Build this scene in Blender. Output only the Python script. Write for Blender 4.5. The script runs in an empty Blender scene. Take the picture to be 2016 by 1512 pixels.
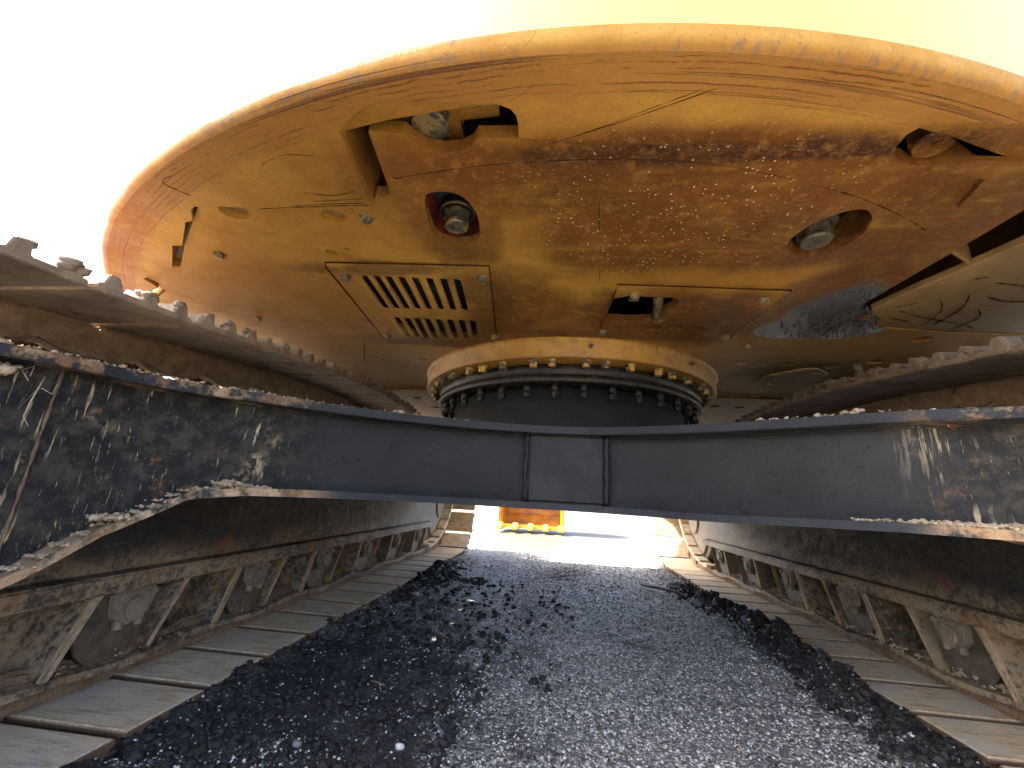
import bpy, bmesh, math, random
import numpy as np
from mathutils import Vector, Matrix
random.seed(7); rng = np.random.default_rng(7)
SC = bpy.context.scene
R_ = math.radians

# ------------------------------------------------------------------ camera
def setup_camera():
    F, CX, CY = 815.0, 1008.0, 756.0
    d = Vector(((1096-CX)/F, -(985-CY)/F, -1)).normalized()
    up = Vector((0, 1, 0)); up = (up - up.dot(d)*d).normalized()
    rt = d.cross(up)
    u = up*math.cos(R_(1.5)) + rt*math.sin(R_(1.5))
    r = d.cross(u)
    M = Matrix((r, d, u)).to_4x4()
    M.translation = Vector((0, 0, 0.60))
    cam = bpy.data.cameras.new('camera'); co = bpy.data.objects.new('camera', cam)
    SC.collection.objects.link(co); co.matrix_world = M
    cam.sensor_width = 36; cam.lens = 36*F/2016; cam.clip_start = .02; cam.clip_end = 3000
    SC.camera = co
setup_camera()

# ------------------------------------------------------------------ light
SUN_AZ = R_(-93)      # measured from +Y, negative = left
SUN_EL = R_(47)
w = bpy.data.worlds.new('World'); SC.world = w; w.use_nodes = True
nt = w.node_tree; bg = nt.nodes['Background']
sky = nt.nodes.new('ShaderNodeTexSky'); sky.sky_type = 'NISHITA'; sky.sun_disc = False
sky.sun_elevation = SUN_EL; sky.sun_rotation = SUN_AZ
sky.dust_density = 4.5; sky.air_density = .8; sky.ozone_density = .3
nt.links.new(sky.outputs[0], bg.inputs[0]); bg.inputs[1].default_value = 0.105
sl = bpy.data.lights.new('sun', 'SUN'); sl.energy = 3.0; sl.angle = R_(.53); sl.color = (1, .95, .86)
so = bpy.data.objects.new('sun', sl); SC.collection.objects.link(so)
sd = Vector((math.sin(SUN_AZ)*math.cos(SUN_EL), math.cos(SUN_AZ)*math.cos(SUN_EL), math.sin(SUN_EL)))
so.rotation_euler = (-sd).to_track_quat('-Z', 'Y').to_euler()
SC.view_settings.view_transform = 'Standard'; SC.view_settings.look = 'None'
SC.view_settings.gamma = 1; SC.view_settings.use_curve_mapping = False
SC.view_settings.exposure = 3.72
SC.cycles.use_denoising = True
SC.cycles.max_bounces = 8; SC.cycles.diffuse_bounces = 5; SC.cycles.glossy_bounces = 4
SC.cycles.sample_clamp_indirect = 6

# ------------------------------------------------------------------ material kit
class NT:
    def __init__(s, name):
        s.m = bpy.data.materials.new(name); s.m.use_nodes = True
        s.t = s.m.node_tree; s.b = s.t.nodes['Principled BSDF']
        s.pos = s.t.nodes.new('ShaderNodeNewGeometry').outputs['Position']
    def n(s, typ, **kw):
        x = s.t.nodes.new(typ)
        for k, v in kw.items(): setattr(x, k, v)
        return x
    def put(s, sock, v):
        if hasattr(v, 'is_linked') or isinstance(v, bpy.types.NodeSocket): s.t.links.new(v, sock)
        elif isinstance(v, (tuple, list)) and len(v) == 3 and sock.type == 'RGBA': sock.default_value = (*v, 1)
        elif sock.type == 'RGBA': sock.default_value = (v, v, v, 1)
        else: sock.default_value = v
    def math(s, op, a, b=0., c=0., clamp=False):
        x = s.n('ShaderNodeMath', operation=op, use_clamp=clamp)
        s.put(x.inputs[0], a); s.put(x.inputs[1], b); s.put(x.inputs[2], c)
        return x.outputs[0]
    def vec(s, op, a, b=(0, 0, 0)):
        x = s.n('ShaderNodeVectorMath', operation=op); s.put(x.inputs[0], a); s.put(x.inputs[1], b)
        return x.outputs['Value'] if op in ('LENGTH', 'DISTANCE', 'DOT_PRODUCT') else x.outputs[0]
    def scaled(s, v, sx, sy, sz):
        return s.vec('MULTIPLY', v, (sx, sy, sz))
    def noise(s, scale, detail=4, rough=.55, v=None, dist=0, sub=None):
        x = s.n('ShaderNodeTexNoise'); x.inputs['Scale'].default_value = scale
        x.inputs['Detail'].default_value = detail; x.inputs['Roughness'].default_value = rough
        x.inputs['Distortion'].default_value = dist
        s.put(x.inputs['Vector'], s.pos if v is None else v)
        return x.outputs[0]
    def voro(s, scale, v=None, out='Distance', feature='F1', rnd=1):
        x = s.n('ShaderNodeTexVoronoi', feature=feature); x.inputs['Scale'].default_value = scale
        x.inputs['Randomness'].default_value = rnd
        s.put(x.inputs['Vector'], s.pos if v is None else v)
        return x.outputs[out]
    def step(s, v, lo, hi, a=0., b=1., smooth=True):
        x = s.n('ShaderNodeMapRange', interpolation_type='SMOOTHSTEP' if smooth else 'LINEAR', clamp=True)
        s.put(x.inputs[0], v); x.inputs[1].default_value = lo; x.inputs[2].default_value = hi
        s.put(x.inputs[3], a); s.put(x.inputs[4], b)
        return x.outputs[0]
    def mix(s, f, a, b, mode='MIX'):
        x = s.n('ShaderNodeMix', data_type='RGBA', blend_type=mode)
        s.put(x.inputs[0], f); s.put(x.inputs[6], a); s.put(x.inputs[7], b)
        return x.outputs[2]
    def xyz(s, v=None):
        x = s.n('ShaderNodeSeparateXYZ'); s.put(x.inputs[0], s.pos if v is None else v); return x.outputs
    def comb(s, a, b, c):
        x = s.n('ShaderNodeCombineXYZ'); s.put(x.inputs[0], a); s.put(x.inputs[1], b); s.put(x.inputs[2], c); return x.outputs[0]
    def bump(s, h, strength=.5, dist=.01, prev=None):
        x = s.n('ShaderNodeBump'); x.inputs['Strength'].default_value = strength; x.inputs['Distance'].default_value = dist
        s.put(x.inputs['Height'], h)
        if prev is not None: s.put(x.inputs['Normal'], prev)
        return x.outputs[0]
    def ell(s, cx, cy, rx, ry, soft=.5, amp=.35, scale=3):
        """soft patch in plan, centred at (cx, cy), with a ragged outline"""
        v = s.vec('SUBTRACT', s.pos, (cx, cy, 0)); v = s.vec('MULTIPLY', v, (1/rx, 1/ry, 0))
        l = s.vec('LENGTH', v)
        l = s.math('ADD', l, s.math('MULTIPLY', s.math('SUBTRACT', s.noise(scale, 5, .6), .5), amp*3))
        return s.step(l, 1+soft*.5, 1-soft*.5)
    def mul(s, a, b): return s.math('MULTIPLY', a, b)
    def mx(s, a, b): return s.math('MAXIMUM', a, b)
    def done(s, col, rough=.6, metal=0., normal=None, spec=None, coat=None):
        s.put(s.b.inputs['Base Color'], col); s.put(s.b.inputs['Roughness'], rough); s.put(s.b.inputs['Metallic'], metal)
        if normal is not None: s.put(s.b.inputs['Normal'], normal)
        if spec is not None: s.put(s.b.inputs['Specular IOR Level'], spec)
        if coat is not None: s.put(s.b.inputs['Coat Weight'], coat); s.b.inputs['Coat Roughness'].default_value = .15
        return s.m

def polar(s, cy=2.48):
    """(angle*k, radius, 0) about the swing axis line"""
    v = s.vec('SUBTRACT', s.pos, (0, cy, 0)); o = s.xyz(v)
    rad = s.vec('LENGTH', s.comb(o[0], o[1], 0.))
    ang = s.math('ARCTAN2', o[0], s.math('MULTIPLY', o[1], -1.))
    return ang, rad

def mat_underside(name, streaks=False, clean=0.):
    s = NT(name)
    big = s.noise(1.7, 5, .6); mid = s.noise(9, 6, .65); fine = s.noise(70, 5, .7)
    col = s.mix(s.step(big, .35, .65), (.44, .245, .044), (.34, .165, .026))
    col = s.mix(s.step(mid, .42, .75, 0., .55), col, (.27, .12, .026))
    # dust film towards the outside and the front
    o = s.xyz()
    dust = s.mx(s.step(s.math('ADD', o[1], s.math('MULTIPLY', big, .6)), 1.55, 2.3), s.step(s.math('ABSOLUTE', o[0]), .8, 1.5, 0., .25))
    col = s.mix(s.mul(dust, s.step(mid, .25, .6, .45, .9)), col, (.40, .29, .165))
    # brown oily stain in the middle
    st = s.mx(s.ell(.45, .86, .56, .23, .5, .35, 2.4), s.ell(.24, .66, .60, .085, .6, .3, 4))
    st = s.mx(st, s.ell(.80, .86, .28, .16, .6, .35, 4))
    st = s.mx(st, s.ell(.05, .70, .42, .10, .9, .5, 3))
    st = s.mx(st, s.ell(.40, 1.38, .40, .22, .7, .45, 5))
    st = s.mx(st, s.ell(.80, 1.22, .16, .30, .7, .35, 4))
    st = s.mx(st, s.math('MULTIPLY', s.ell(-.12, 1.35, .24, .28, .9, .6, 6), .9))
    st = s.mx(st, s.math('MULTIPLY', s.ell(-.28, .66, .2, .12, .9, .5, 8), .8))
    strk = s.noise(3.5, 6, .7, v=s.scaled(s.pos, 1.0, 9.0, 1))
    st = s.mx(st, s.math('MULTIPLY', s.ell(.95, 1.0, .30, .30, .8, .4, 4), .9)); st = s.mx(st, s.math('MULTIPLY', s.ell(-.26, .83, .13, .17, .7, .4, 7), .8)); st = s.mx(st, s.math('MULTIPLY', s.ell(-.23, .66, .20, .09, .9, .5, 8), .9)); st = s.mx(st, s.math('MULTIPLY', s.ell(-.45, 1.58, .35, .07, .9, .5, 8), .8))
    st2 = s.mul(st, s.step(s.math('ADD', s.math('MULTIPLY', mid, .5), s.math('MULTIPLY', strk, .5)), .26, .52, .42, 1.))
    col = s.mix(s.math('MULTIPLY', st2, .88), col, s.mix(s.step(big, .4, .6), (.070, .020, .007), (.125, .042, .010)))
    core = s.mul(s.ell(.35, .640, .42, .030, .7, .6, 9), s.step(fine, .3, .55))
    col = s.mix(s.math('MULTIPLY', core, .85), col, (.035, .014, .009))
    # black grime along the ring and around the openings
    gr = s.mx(s.ell(.10, 1.52, .40, .05, .9, .8, 9), s.ell(-.42, 1.60, .35, .06, .8, .6, 7))
    gr = s.mx(gr, s.ell(-.25, 1.28, .09, .30, .9, .8, 8)); gr = s.mx(gr, s.ell(-.36, 1.46, .24, .13, 1., .9, 10)); gr = s.mx(gr, s.ell(-.55, 1.02, .25, .03, 1., .9, 12)); gr = s.mx(gr, s.ell(.38, 1.32, .30, .16, .9, .8, 9))
    gr = s.mx(gr, s.ell(1.05, 1.95, .22, .16, .9, .7, 7))
    col = s.mix(s.math('MULTIPLY', gr, .6), col, (.05, .028, .015))
    # pitting, dark flecks
    fl = s.voro(95, v=s.scaled(s.pos, 1, 1.6, 1)); fm = s.noise(5, 3, .6)
    flk = s.mul(s.step(fl, .22, .10), s.step(fm, .50, .66))
    col = s.mix(s.math('MULTIPLY', flk, .75), col, (.14, .065, .025))
    fl2 = s.step(s.noise(170, 3, .7), .56, .68); col = s.mix(s.math('MULTIPLY', fl2, .5), col, (.20, .09, .028)); lt = s.step(s.noise(120, 3, .7, v=s.scaled(s.pos, 1, 1.4, 1)), .62, .72); col = s.mix(s.math('MULTIPLY', lt, .35), col, (.60, .36, .09))
    # long thin scratches
    for (ang, sc, th) in ((.35, 1.0, .006), (-.2, 1.3, .004)):
        rv = s.n('ShaderNodeVectorRotate', rotation_type='Z_AXIS'); s.put(rv.inputs['Vector'], s.pos); rv.inputs['Angle'].default_value = ang
        sn = s.noise(sc, 2, .4, v=s.scaled(rv.outputs[0], 1.2, 34, 1))
        ln = s.step(s.math('ABSOLUTE', s.math('SUBTRACT', sn, .5)), th, .0)
        ln = s.mul(ln, s.step(s.noise(2.6, 2, .5), .52, .62))
        col = s.mix(s.math('MULTIPLY', ln, .7), col, (.10, .045, .02))
    # pale dried drips
    dr = s.voro(75); dm = s.mul(s.ell(.30, .84, .36, .24, .8, .4, 4), s.step(s.noise(14, 2), .44, .54))
    dt = s.mul(s.step(dr, .18, .11), dm)
    col = s.mix(dt, col, (.62, .52, .36))
    gg = s.noise(34, 6, .75); col = s.mix(s.mul(s.step(gg, .50, .66), s.step(big, .3, .6, .25, .6)), col, (.30, .145, .04))
    gt = s.noise(11, 6, .75, v=s.scaled(s.pos, .6, 1.3, 1)); col = s.mix(s.step(gt, .54, .70, 0., .45), col, (.20, .10, .035))
    rough = s.step(mid, .3, .7, .45, .7)
    rough = s.mix(st2, rough, .34)
    h = s.math('ADD', s.math('MULTIPLY', fine, .5), s.math('MULTIPLY', mid, .6))
    if streaks:
        ang, rad = polar(s)
        band = s.mul(s.step(rad, 1.955, 1.985), s.step(rad, 2.050, 2.038))
        pv = s.comb(s.math('MULTIPLY', ang, 1.6), s.math('MULTIPLY', rad, 85.), 0.)
        sn = s.noise(1.0, 4, .6, v=pv)
        # the heavy rust lines that follow the rim
        l1 = s.mul(s.step(sn, .57, .64), s.mul(band, s.step(big, .35, .6)))
        col = s.mix(s.math('MULTIPLY', band, s.math('ADD', s.math('MULTIPLY', big, .7), .30)), col, (.28, .125, .032))
        col = s.mix(s.math('MULTIPLY', l1, .75), col, (.13, .045, .02))
        for rr, ww in ((1.968, .0016), (1.978, .0012), (1.990, .0022), (2.001, .0016), (2.012, .0022), (2.022, .0026), (2.030, .0014)):
            wob = s.math('ADD', rad, s.math('ADD', s.math('MULTIPLY', s.math('SUBTRACT', s.noise(3, 4, .6), .5), .026), s.math('MULTIPLY', s.math('SUBTRACT', s.noise(24, 4, .7), .5), .005)))
            cr = s.step(s.math('ABSOLUTE', s.math('SUBTRACT', wob, rr)), ww, 0.)
            cr = s.mul(cr, s.step(s.noise(2.2+(rr*1000) % 3, 6, .8), .46, .60))
            col = s.mix(s.math('MULTIPLY', cr, .85), col, (.085, .030, .013))
        lr = s.mul(s.step(rad, 1.93, 1.99), s.step(s.math('ADD', o[0], s.math('MULTIPLY', big, .5)), -.45, -.95))
        lm = s.mul(lr, s.step(s.noise(26, 6, .75), .38, .56)); col = s.mix(s.math('MULTIPLY', lm, .75), col, (.26, .095, .04))
        # grey rub marks across the rounded lip
        gv = s.comb(s.math('MULTIPLY', ang, 130.), s.math('MULTIPLY', rad, 30.), 0.)
        gk = s.mul(s.mul(s.step(s.noise(1., 3, .65, v=gv), .48, .60), s.step(s.noise(1.6, 2), .38, .5)), s.mul(s.step(rad, 2.026, 2.034), s.step(rad, 2.0485, 2.044)))
        col = s.mix(s.math('MULTIPLY', gk, .6), col, (.17, .12, .08))
        h = s.math('ADD', h, s.math('MULTIPLY', l1, -1.2))
    # wet oil patch: shows as a dark wet film full of beads
    if not streaks:
        wet = s.mx(s.ell(.93, 1.44, .17, .09, .12, .25, 4), s.mx(s.ell(.85, 1.30, .115, .17, .35, .3, 4), s.ell(.80, 1.44, .12, .085, .12, .25, 5)))
        col = s.mix(s.math('MULTIPLY', wet, .93), col, (.030, .034, .042))
        rough = s.mix(wet, rough, .20)
        bd = s.step(s.voro(190), .42, .05)
        h = s.math('ADD', h, s.mul(wet, s.math('MULTIPLY', bd, 2.4)))
    nrm = s.bump(h, .6, .006)
    sp = .16
    if not streaks: sp = s.mix(wet, .16, .8)
    return s.done(col, rough, 0, nrm, sp)

def mat_side():
    s = NT('yellow_bodywork')
    big = s.noise(1.2, 4, .6)
    col = s.mix(s.step(big, .3, .7), (.58, .40, .085), (.52, .34, .06))
    sp = s.step(s.noise(120, 2, .6), .70, .74); col = s.mix(s.math('MULTIPLY', sp, .5), col, (.3, .18, .06))
    return s.done(col, .42, 0, s.bump(s.noise(40, 3), .06, .004), .5, .3)

def mat_ring():
    s = NT('yellow_ring_paint')
    o = s.xyz(); big = s.noise(2.5, 4); mid = s.noise(20, 5, .65)
    col = s.mix(s.step(big, .3, .7), (.42, .22, .026), (.31, .145, .018))
    ang, rad = polar(s, 2.315)
    dv = s.comb(s.math('MULTIPLY', ang, 48.), 0., s.math('MULTIPLY', o[2], 5.))
    dr = s.mul(s.step(s.noise(1., 4, .6, v=dv), .50, .62), s.step(s.math('ADD', o[2], s.math('MULTIPLY', big, .06)), 1.19, 1.25, 0, 1))
    dr = s.mul(dr, s.step(o[0], .15, .5, .15, 1.))
    col = s.mix(s.math('MULTIPLY', dr, .85), col, (.04, .02, .01))
    col = s.mix(s.step(mid, .45, .7, 0., .65), col, (.20, .09, .025))
    lowg = s.step(s.math('ADD', o[2], s.math('MULTIPLY', mid, .03)), 1.168, 1.150); col = s.mix(s.math('MULTIPLY', lowg, .7), col, (.12, .06, .02))
    return s.done(col, .45, 0, s.bump(mid, .2, .004), .5)

def mat_black(name='black_oily_steel', lo=(.007, .007, .0075), hi=(.026, .023, .02), r0=.35, r1=.65):
    s = NT(name); a = s.noise(30, 5, .7); b = s.noise(220, 3, .6)
    col = s.mix(s.step(a, .4, .7), lo, hi)
    return s.done(col, s.step(a, .3, .7, r0, r1), .3, s.bump(b, .35, .003), .6)

def mat_carbody():
    s = NT('black_carbody_paint'); o = s.xyz()
    a = s.noise(2.2, 5, .6); b = s.noise(26, 6, .7)
    col = s.mix(s.step(a, .3, .7), (.0095, .0095, .0097), (.020, .0198, .0195))
    # dusty, mud splashed ends of the arms
    ax = s.math('ABSOLUTE', s.math('SUBTRACT', o[0], .065))
    end = s.step(s.math('ADD', ax, s.math('MULTIPLY', a, .16)), .80, .97)
    sv = s.noise(1.0, 5, .6, v=s.scaled(s.pos, 95, 95, 9))
    rt_ = s.step(o[0], .70, .80); spl = s.mul(s.step(s.math('ADD', sv, s.math('MULTIPLY', rt_, .055)), .60, .66), end)
    sv2 = s.noise(1.0, 5, .75, v=s.scaled(s.pos, 150, 150, 26))
    spl = s.mx(s.math('MULTIPLY', spl, s.step(s.noise(6, 3), .47, .60)), s.mul(s.mul(s.step(sv2, .63, .67), end), s.step(s.noise(4, 3), .48, .6, .15, .8)))
    col = s.mix(s.mul(end, s.step(b, .40, .68, 0., .55)), col, (.085, .075, .055))
    col = s.mix(s.math('MULTIPLY', spl, .9), col, (.52, .42, .27))
    rs = s.mul(s.step(s.noise(15, 4, .7), .60, .70), end); col = s.mix(s.math('MULTIPLY', rs, .7), col, (.20, .085, .035))
    # dirt lying along flange edges
    topd = s.mul(s.step(s.noise(35, 4, .7), .45, .6), s.mul(end, s.mx(s.step(o[2], .812, .825), s.step(s.noise(6, 3), .6, .7))))
    col = s.mix(s.math('MULTIPLY', topd, .8), col, (.36, .27, .16))
    scn = s.noise(1.4, 3, .5, v=s.scaled(s.pos, 2.2, 2.2, 40)); scr = s.mul(s.step(s.math('ABSOLUTE', s.math('SUBTRACT', scn, .5)), .004, 0.), s.step(s.noise(3, 2), .5, .6))
    col = s.mix(s.math('MULTIPLY', scr, .5), col, (.012, .012, .013))
    rough = s.mix(end, s.step(s.noise(5, 3), .3, .7, .36, .52), .8)
    grain = s.noise(1., 4, .6, v=s.scaled(s.pos, 260, 260, 120)); pit = s.step(s.noise(60, 3, .6), .62, .75)
    h = s.math('ADD', s.math('MULTIPLY', grain, 1.1), s.math('ADD', s.math('MULTIPLY', pit, -.8), s.math('MULTIPLY', a, 4.0)))
    return s.done(col, rough, 0, s.bump(h, .5, .005), .22)

def mat_flange(lo=.42, nm='mud_crusted_flange_paint'):
    s = NT(nm); o = s.xyz()
    a = s.noise(2.2, 5, .6); b = s.noise(24, 6, .75); c = s.noise(7, 5, .7)
    col = s.mix(s.step(a, .3, .7), (.018, .020, .024), (.034, .036, .040))
    ax = s.math('ABSOLUTE', s.math('SUBTRACT', o[0], .065))
    end = s.step(s.math('ADD', ax, s.math('MULTIPLY', a, .12)), .74, .86)
    dirt = s.mul(s.step(s.math('ADD', s.math('MULTIPLY', b, .5), s.math('MULTIPLY', c, .5)), lo, lo+.11), end)
    col = s.mix(dirt, col, s.mix(s.step(c, .4, .6), (.46, .36, .23), (.33, .22, .13)))
    rs = s.mul(s.step(s.noise(11, 4, .7), .52, .62), end); col = s.mix(s.math('MULTIPLY', rs, .5), col, (.30, .15, .07))
    cg = s.step(s.noise(9, 5, .7), .56, .70, 0., .6); col = s.mix(cg, col, (.06, .045, .032))
    return s.done(col, s.mix(dirt, .55, .9), 0, s.bump(s.math('ADD', b, s.math('MULTIPLY', dirt, .8)), .7, .008), .2)

def mat_frame():
    s = NT('track_frame_dusty_black'); o = s.xyz()
    a = s.noise(2.5, 5, .65); b = s.noise(28, 6, .75); f = s.noise(130, 4, .7)
    col = s.mix(s.step(a, .3, .7), (.014, .015, .017), (.030, .029, .028))
    low = s.step(s.math('ADD', o[2], s.math('MULTIPLY', a, .20)), .52, .40)
    g2 = s.noise(48, 6, .8); pt = s.noise(4, 4, .7); cover = s.mul(low, s.step(s.math('ADD', s.math('MULTIPLY', g2, .55), s.math('MULTIPLY', pt, .45)), .44, .56, .12, .95)); col = s.mix(cover, col, (.33, .245, .15))
    rust = s.mul(s.step(s.noise(7, 4, .7), .52, .68), s.step(o[2], .46, .38)); col = s.mix(s.math('MULTIPLY', rust, .55), col, (.26, .105, .035))
    dn = s.noise(1., 5, .65, v=s.scaled(s.pos, 9, 9, 1.2)); col = s.mix(s.mul(s.step(dn, .55, .72, 0., .55), s.step(b, .35, .6)), col, (.24, .19, .12))
    yf = s.step(s.math('ADD', o[1], a), 3.2, 4.2); col = s.mix(s.math('MULTIPLY', yf, .55), col, (.34, .29, .22))
    sn = s.noise(1.3, 3, .5, v=s.scaled(s.pos, 3, 3, 45)); scr = s.mul(s.step(s.math('ABSOLUTE', s.math('SUBTRACT', sn, .5)), .004, 0.), s.step(a, .45, .55)); col = s.mix(s.math('MULTIPLY', scr, .6), col, (.36, .27, .17))
    sp = s.step(s.voro(85), .17, .08); col = s.mix(s.mul(s.math('MULTIPLY', sp, .6), s.step(s.noise(6, 2), .5, .6)), col, (.42, .33, .22))
    return s.done(col, s.step(b, .3, .7, .45, .85), 0, s.bump(s.math('ADD', s.math('MULTIPLY', b, 1.2), f), .5, .006), .4)

def mat_shoe():
    s = NT('dusty_track_steel'); tc = s.n('ShaderNodeTexCoord').outputs['Object']
    oi = s.n('ShaderNodeObjectInfo').outputs['Random']
    a = s.noise(3.0, 5, .65); f = s.noise(90, 5, .7)
    st = s.noise(1., 6, .75, v=s.scaled(s.pos, 14, 60, 14))
    col = s.mix(s.step(a, .3, .7), (.76, .63, .43), (.64, .51, .33))
    col = s.mix(s.step(st, .46, .66, 0., .85), col, (.36, .22, .12)); sx_ = s.noise(1., 5, .7, v=s.scaled(s.pos, 6, 45, 6)); col = s.mix(s.step(sx_, .55, .68, 0., .5), col, (.80, .74, .62))
    col = s.mix(s.step(oi, 0, 1, 0., .25), col, (.46, .37, .26))
    wp = s.mul(s.step(s.noise(7, 3), .50, .64), .6); col = s.mix(wp, col, (.50, .47, .42))
    o = s.xyz(tc); lip = s.mul(s.step(o[1], -.098, -.108), s.step(s.noise(80, 4, .7), .46, .56)); col = s.mix(s.math('MULTIPLY', lip, .5), col, (.42, .22, .10)); col = s.mix(s.step(o[2], -.001, -.006), col, (.16, .10, .06))
    fk = s.step(s.voro(70), .16, .07); col = s.mix(s.mul(fk, s.step(s.noise(9, 2), .5, .58)), col, (.12, .07, .04))
    return s.done(col, .62, 0, s.bump(s.math('ADD', st, s.math('MULTIPLY', f, .6)), .4, .004), .4)

def mat_link():
    s = NT('muddy_track_link'); b = s.noise(24, 6, .7); f = s.noise(110, 4, .7)
    col = s.mix(s.step(b, .35, .65), (.20, .125, .075), (.31, .21, .13))
    return s.done(col, .85, 0, s.bump(s.math('ADD', b, f), .8, .01), .2)

def mat_bolt(name='weathered_bolt_steel', paint=.45):
    s = NT(name); b = s.noise(60, 5, .7); c = s.noise(28, 3, .6)
    col = s.mix(s.step(b, .35, .65), (.06, .055, .046), (.13, .115, .09))
    col = s.mix(s.math('MULTIPLY', s.step(c, .46, .54), paint), col, (.52, .33, .08))
    return s.done(col, .5, .25, s.bump(b, .5, .003), .5)

def mat_ground():
    s = NT('gravel_ground'); o = s.xyz()
    big = s.noise(.7, 5, .6); mid = s.noise(4.5, 5, .65); fin = s.noise(60, 5, .75)
    vc = s.voro(150, out='Color'); vd = s.voro(150); v2 = s.voro(64, out='Color')
    val = s.xyz(vc)[0]; val2 = s.xyz(v2)[1]
    grey = s.mix(s.step(val, .1, .95), (.050, .047, .043), (.47, .44, .385))
    grey = s.mix(s.step(val, .88, .93), grey, (.75, .73, .68))
    grey = s.mix(s.mul(s.step(val2, .90, .93), .7), grey, (.09, .085, .08))
    # black greasy soil, raked along both tracks
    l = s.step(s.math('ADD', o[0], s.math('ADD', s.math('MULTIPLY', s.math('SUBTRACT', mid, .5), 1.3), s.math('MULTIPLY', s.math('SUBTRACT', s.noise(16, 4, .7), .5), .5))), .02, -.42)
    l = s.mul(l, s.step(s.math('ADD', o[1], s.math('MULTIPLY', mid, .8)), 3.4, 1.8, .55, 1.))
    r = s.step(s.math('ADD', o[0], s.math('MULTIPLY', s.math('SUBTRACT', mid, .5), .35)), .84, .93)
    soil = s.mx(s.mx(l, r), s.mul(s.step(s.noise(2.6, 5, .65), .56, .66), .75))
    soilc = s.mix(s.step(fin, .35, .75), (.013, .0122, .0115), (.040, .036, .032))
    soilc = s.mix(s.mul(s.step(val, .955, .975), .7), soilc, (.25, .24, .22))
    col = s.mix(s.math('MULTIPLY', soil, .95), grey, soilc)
    # clean, pale gravel out in the open yard, darkened in colour against sun clipping
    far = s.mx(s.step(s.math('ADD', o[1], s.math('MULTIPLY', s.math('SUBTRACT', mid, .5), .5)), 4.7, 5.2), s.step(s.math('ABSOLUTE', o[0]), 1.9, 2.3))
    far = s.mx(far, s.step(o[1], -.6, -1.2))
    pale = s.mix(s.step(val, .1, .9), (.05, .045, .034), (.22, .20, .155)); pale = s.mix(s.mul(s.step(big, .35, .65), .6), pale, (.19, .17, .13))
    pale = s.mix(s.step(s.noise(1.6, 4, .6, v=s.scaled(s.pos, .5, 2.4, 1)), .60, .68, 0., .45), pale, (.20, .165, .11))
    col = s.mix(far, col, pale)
    dim_strip = s.mul(s.step(o[1], 22., 14.), s.step(s.math('ABSOLUTE', o[0]), 4.2, 3.4)); dim_strip = s.mul(dim_strip, far)  # strip ahead coloured darker still, to hold back the glare of sunlight
    sun_dimmed = s.mix(s.step(val, .1, .9), (.020, .018, .013), (.105, .092, .064)); sun_dimmed = s.mix(s.mul(s.step(s.noise(9, 5, .7), .5, .66), .5), sun_dimmed, (.06, .05, .03)); col = s.mix(dim_strip, col, sun_dimmed)
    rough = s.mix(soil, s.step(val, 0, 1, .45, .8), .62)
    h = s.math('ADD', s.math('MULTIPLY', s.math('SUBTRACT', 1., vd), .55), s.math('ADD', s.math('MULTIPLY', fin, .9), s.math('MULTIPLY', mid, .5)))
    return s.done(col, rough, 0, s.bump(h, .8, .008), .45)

def mat_simple(name, a, b, scale=30, rough=.7, bumps=.4, bd=.005, metal=0., spec=.4):
    s = NT(name); n = s.noise(scale, 5, .7)
    col = s.mix(s.step(n, .35, .65), a, b)
    return s.done(col, rough, metal, s.bump(n, bumps, bd), spec)

def mat_bucket():
    s = NT('orange_bucket_paint'); n = s.noise(4, 5, .7); o = s.xyz()
    col = s.mix(s.step(n, .40, .62), (.42, .20, .03), (.30, .11, .02))
    col = s.mix(s.step(s.noise(2.5, 4, .6, v=s.scaled(s.pos, 1, 1, 4)), .52, .66, 0., .7), col, (.22, .11, .07))
    return s.done(col, .5, 0, s.bump(n, .2, .01), .4)

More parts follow.
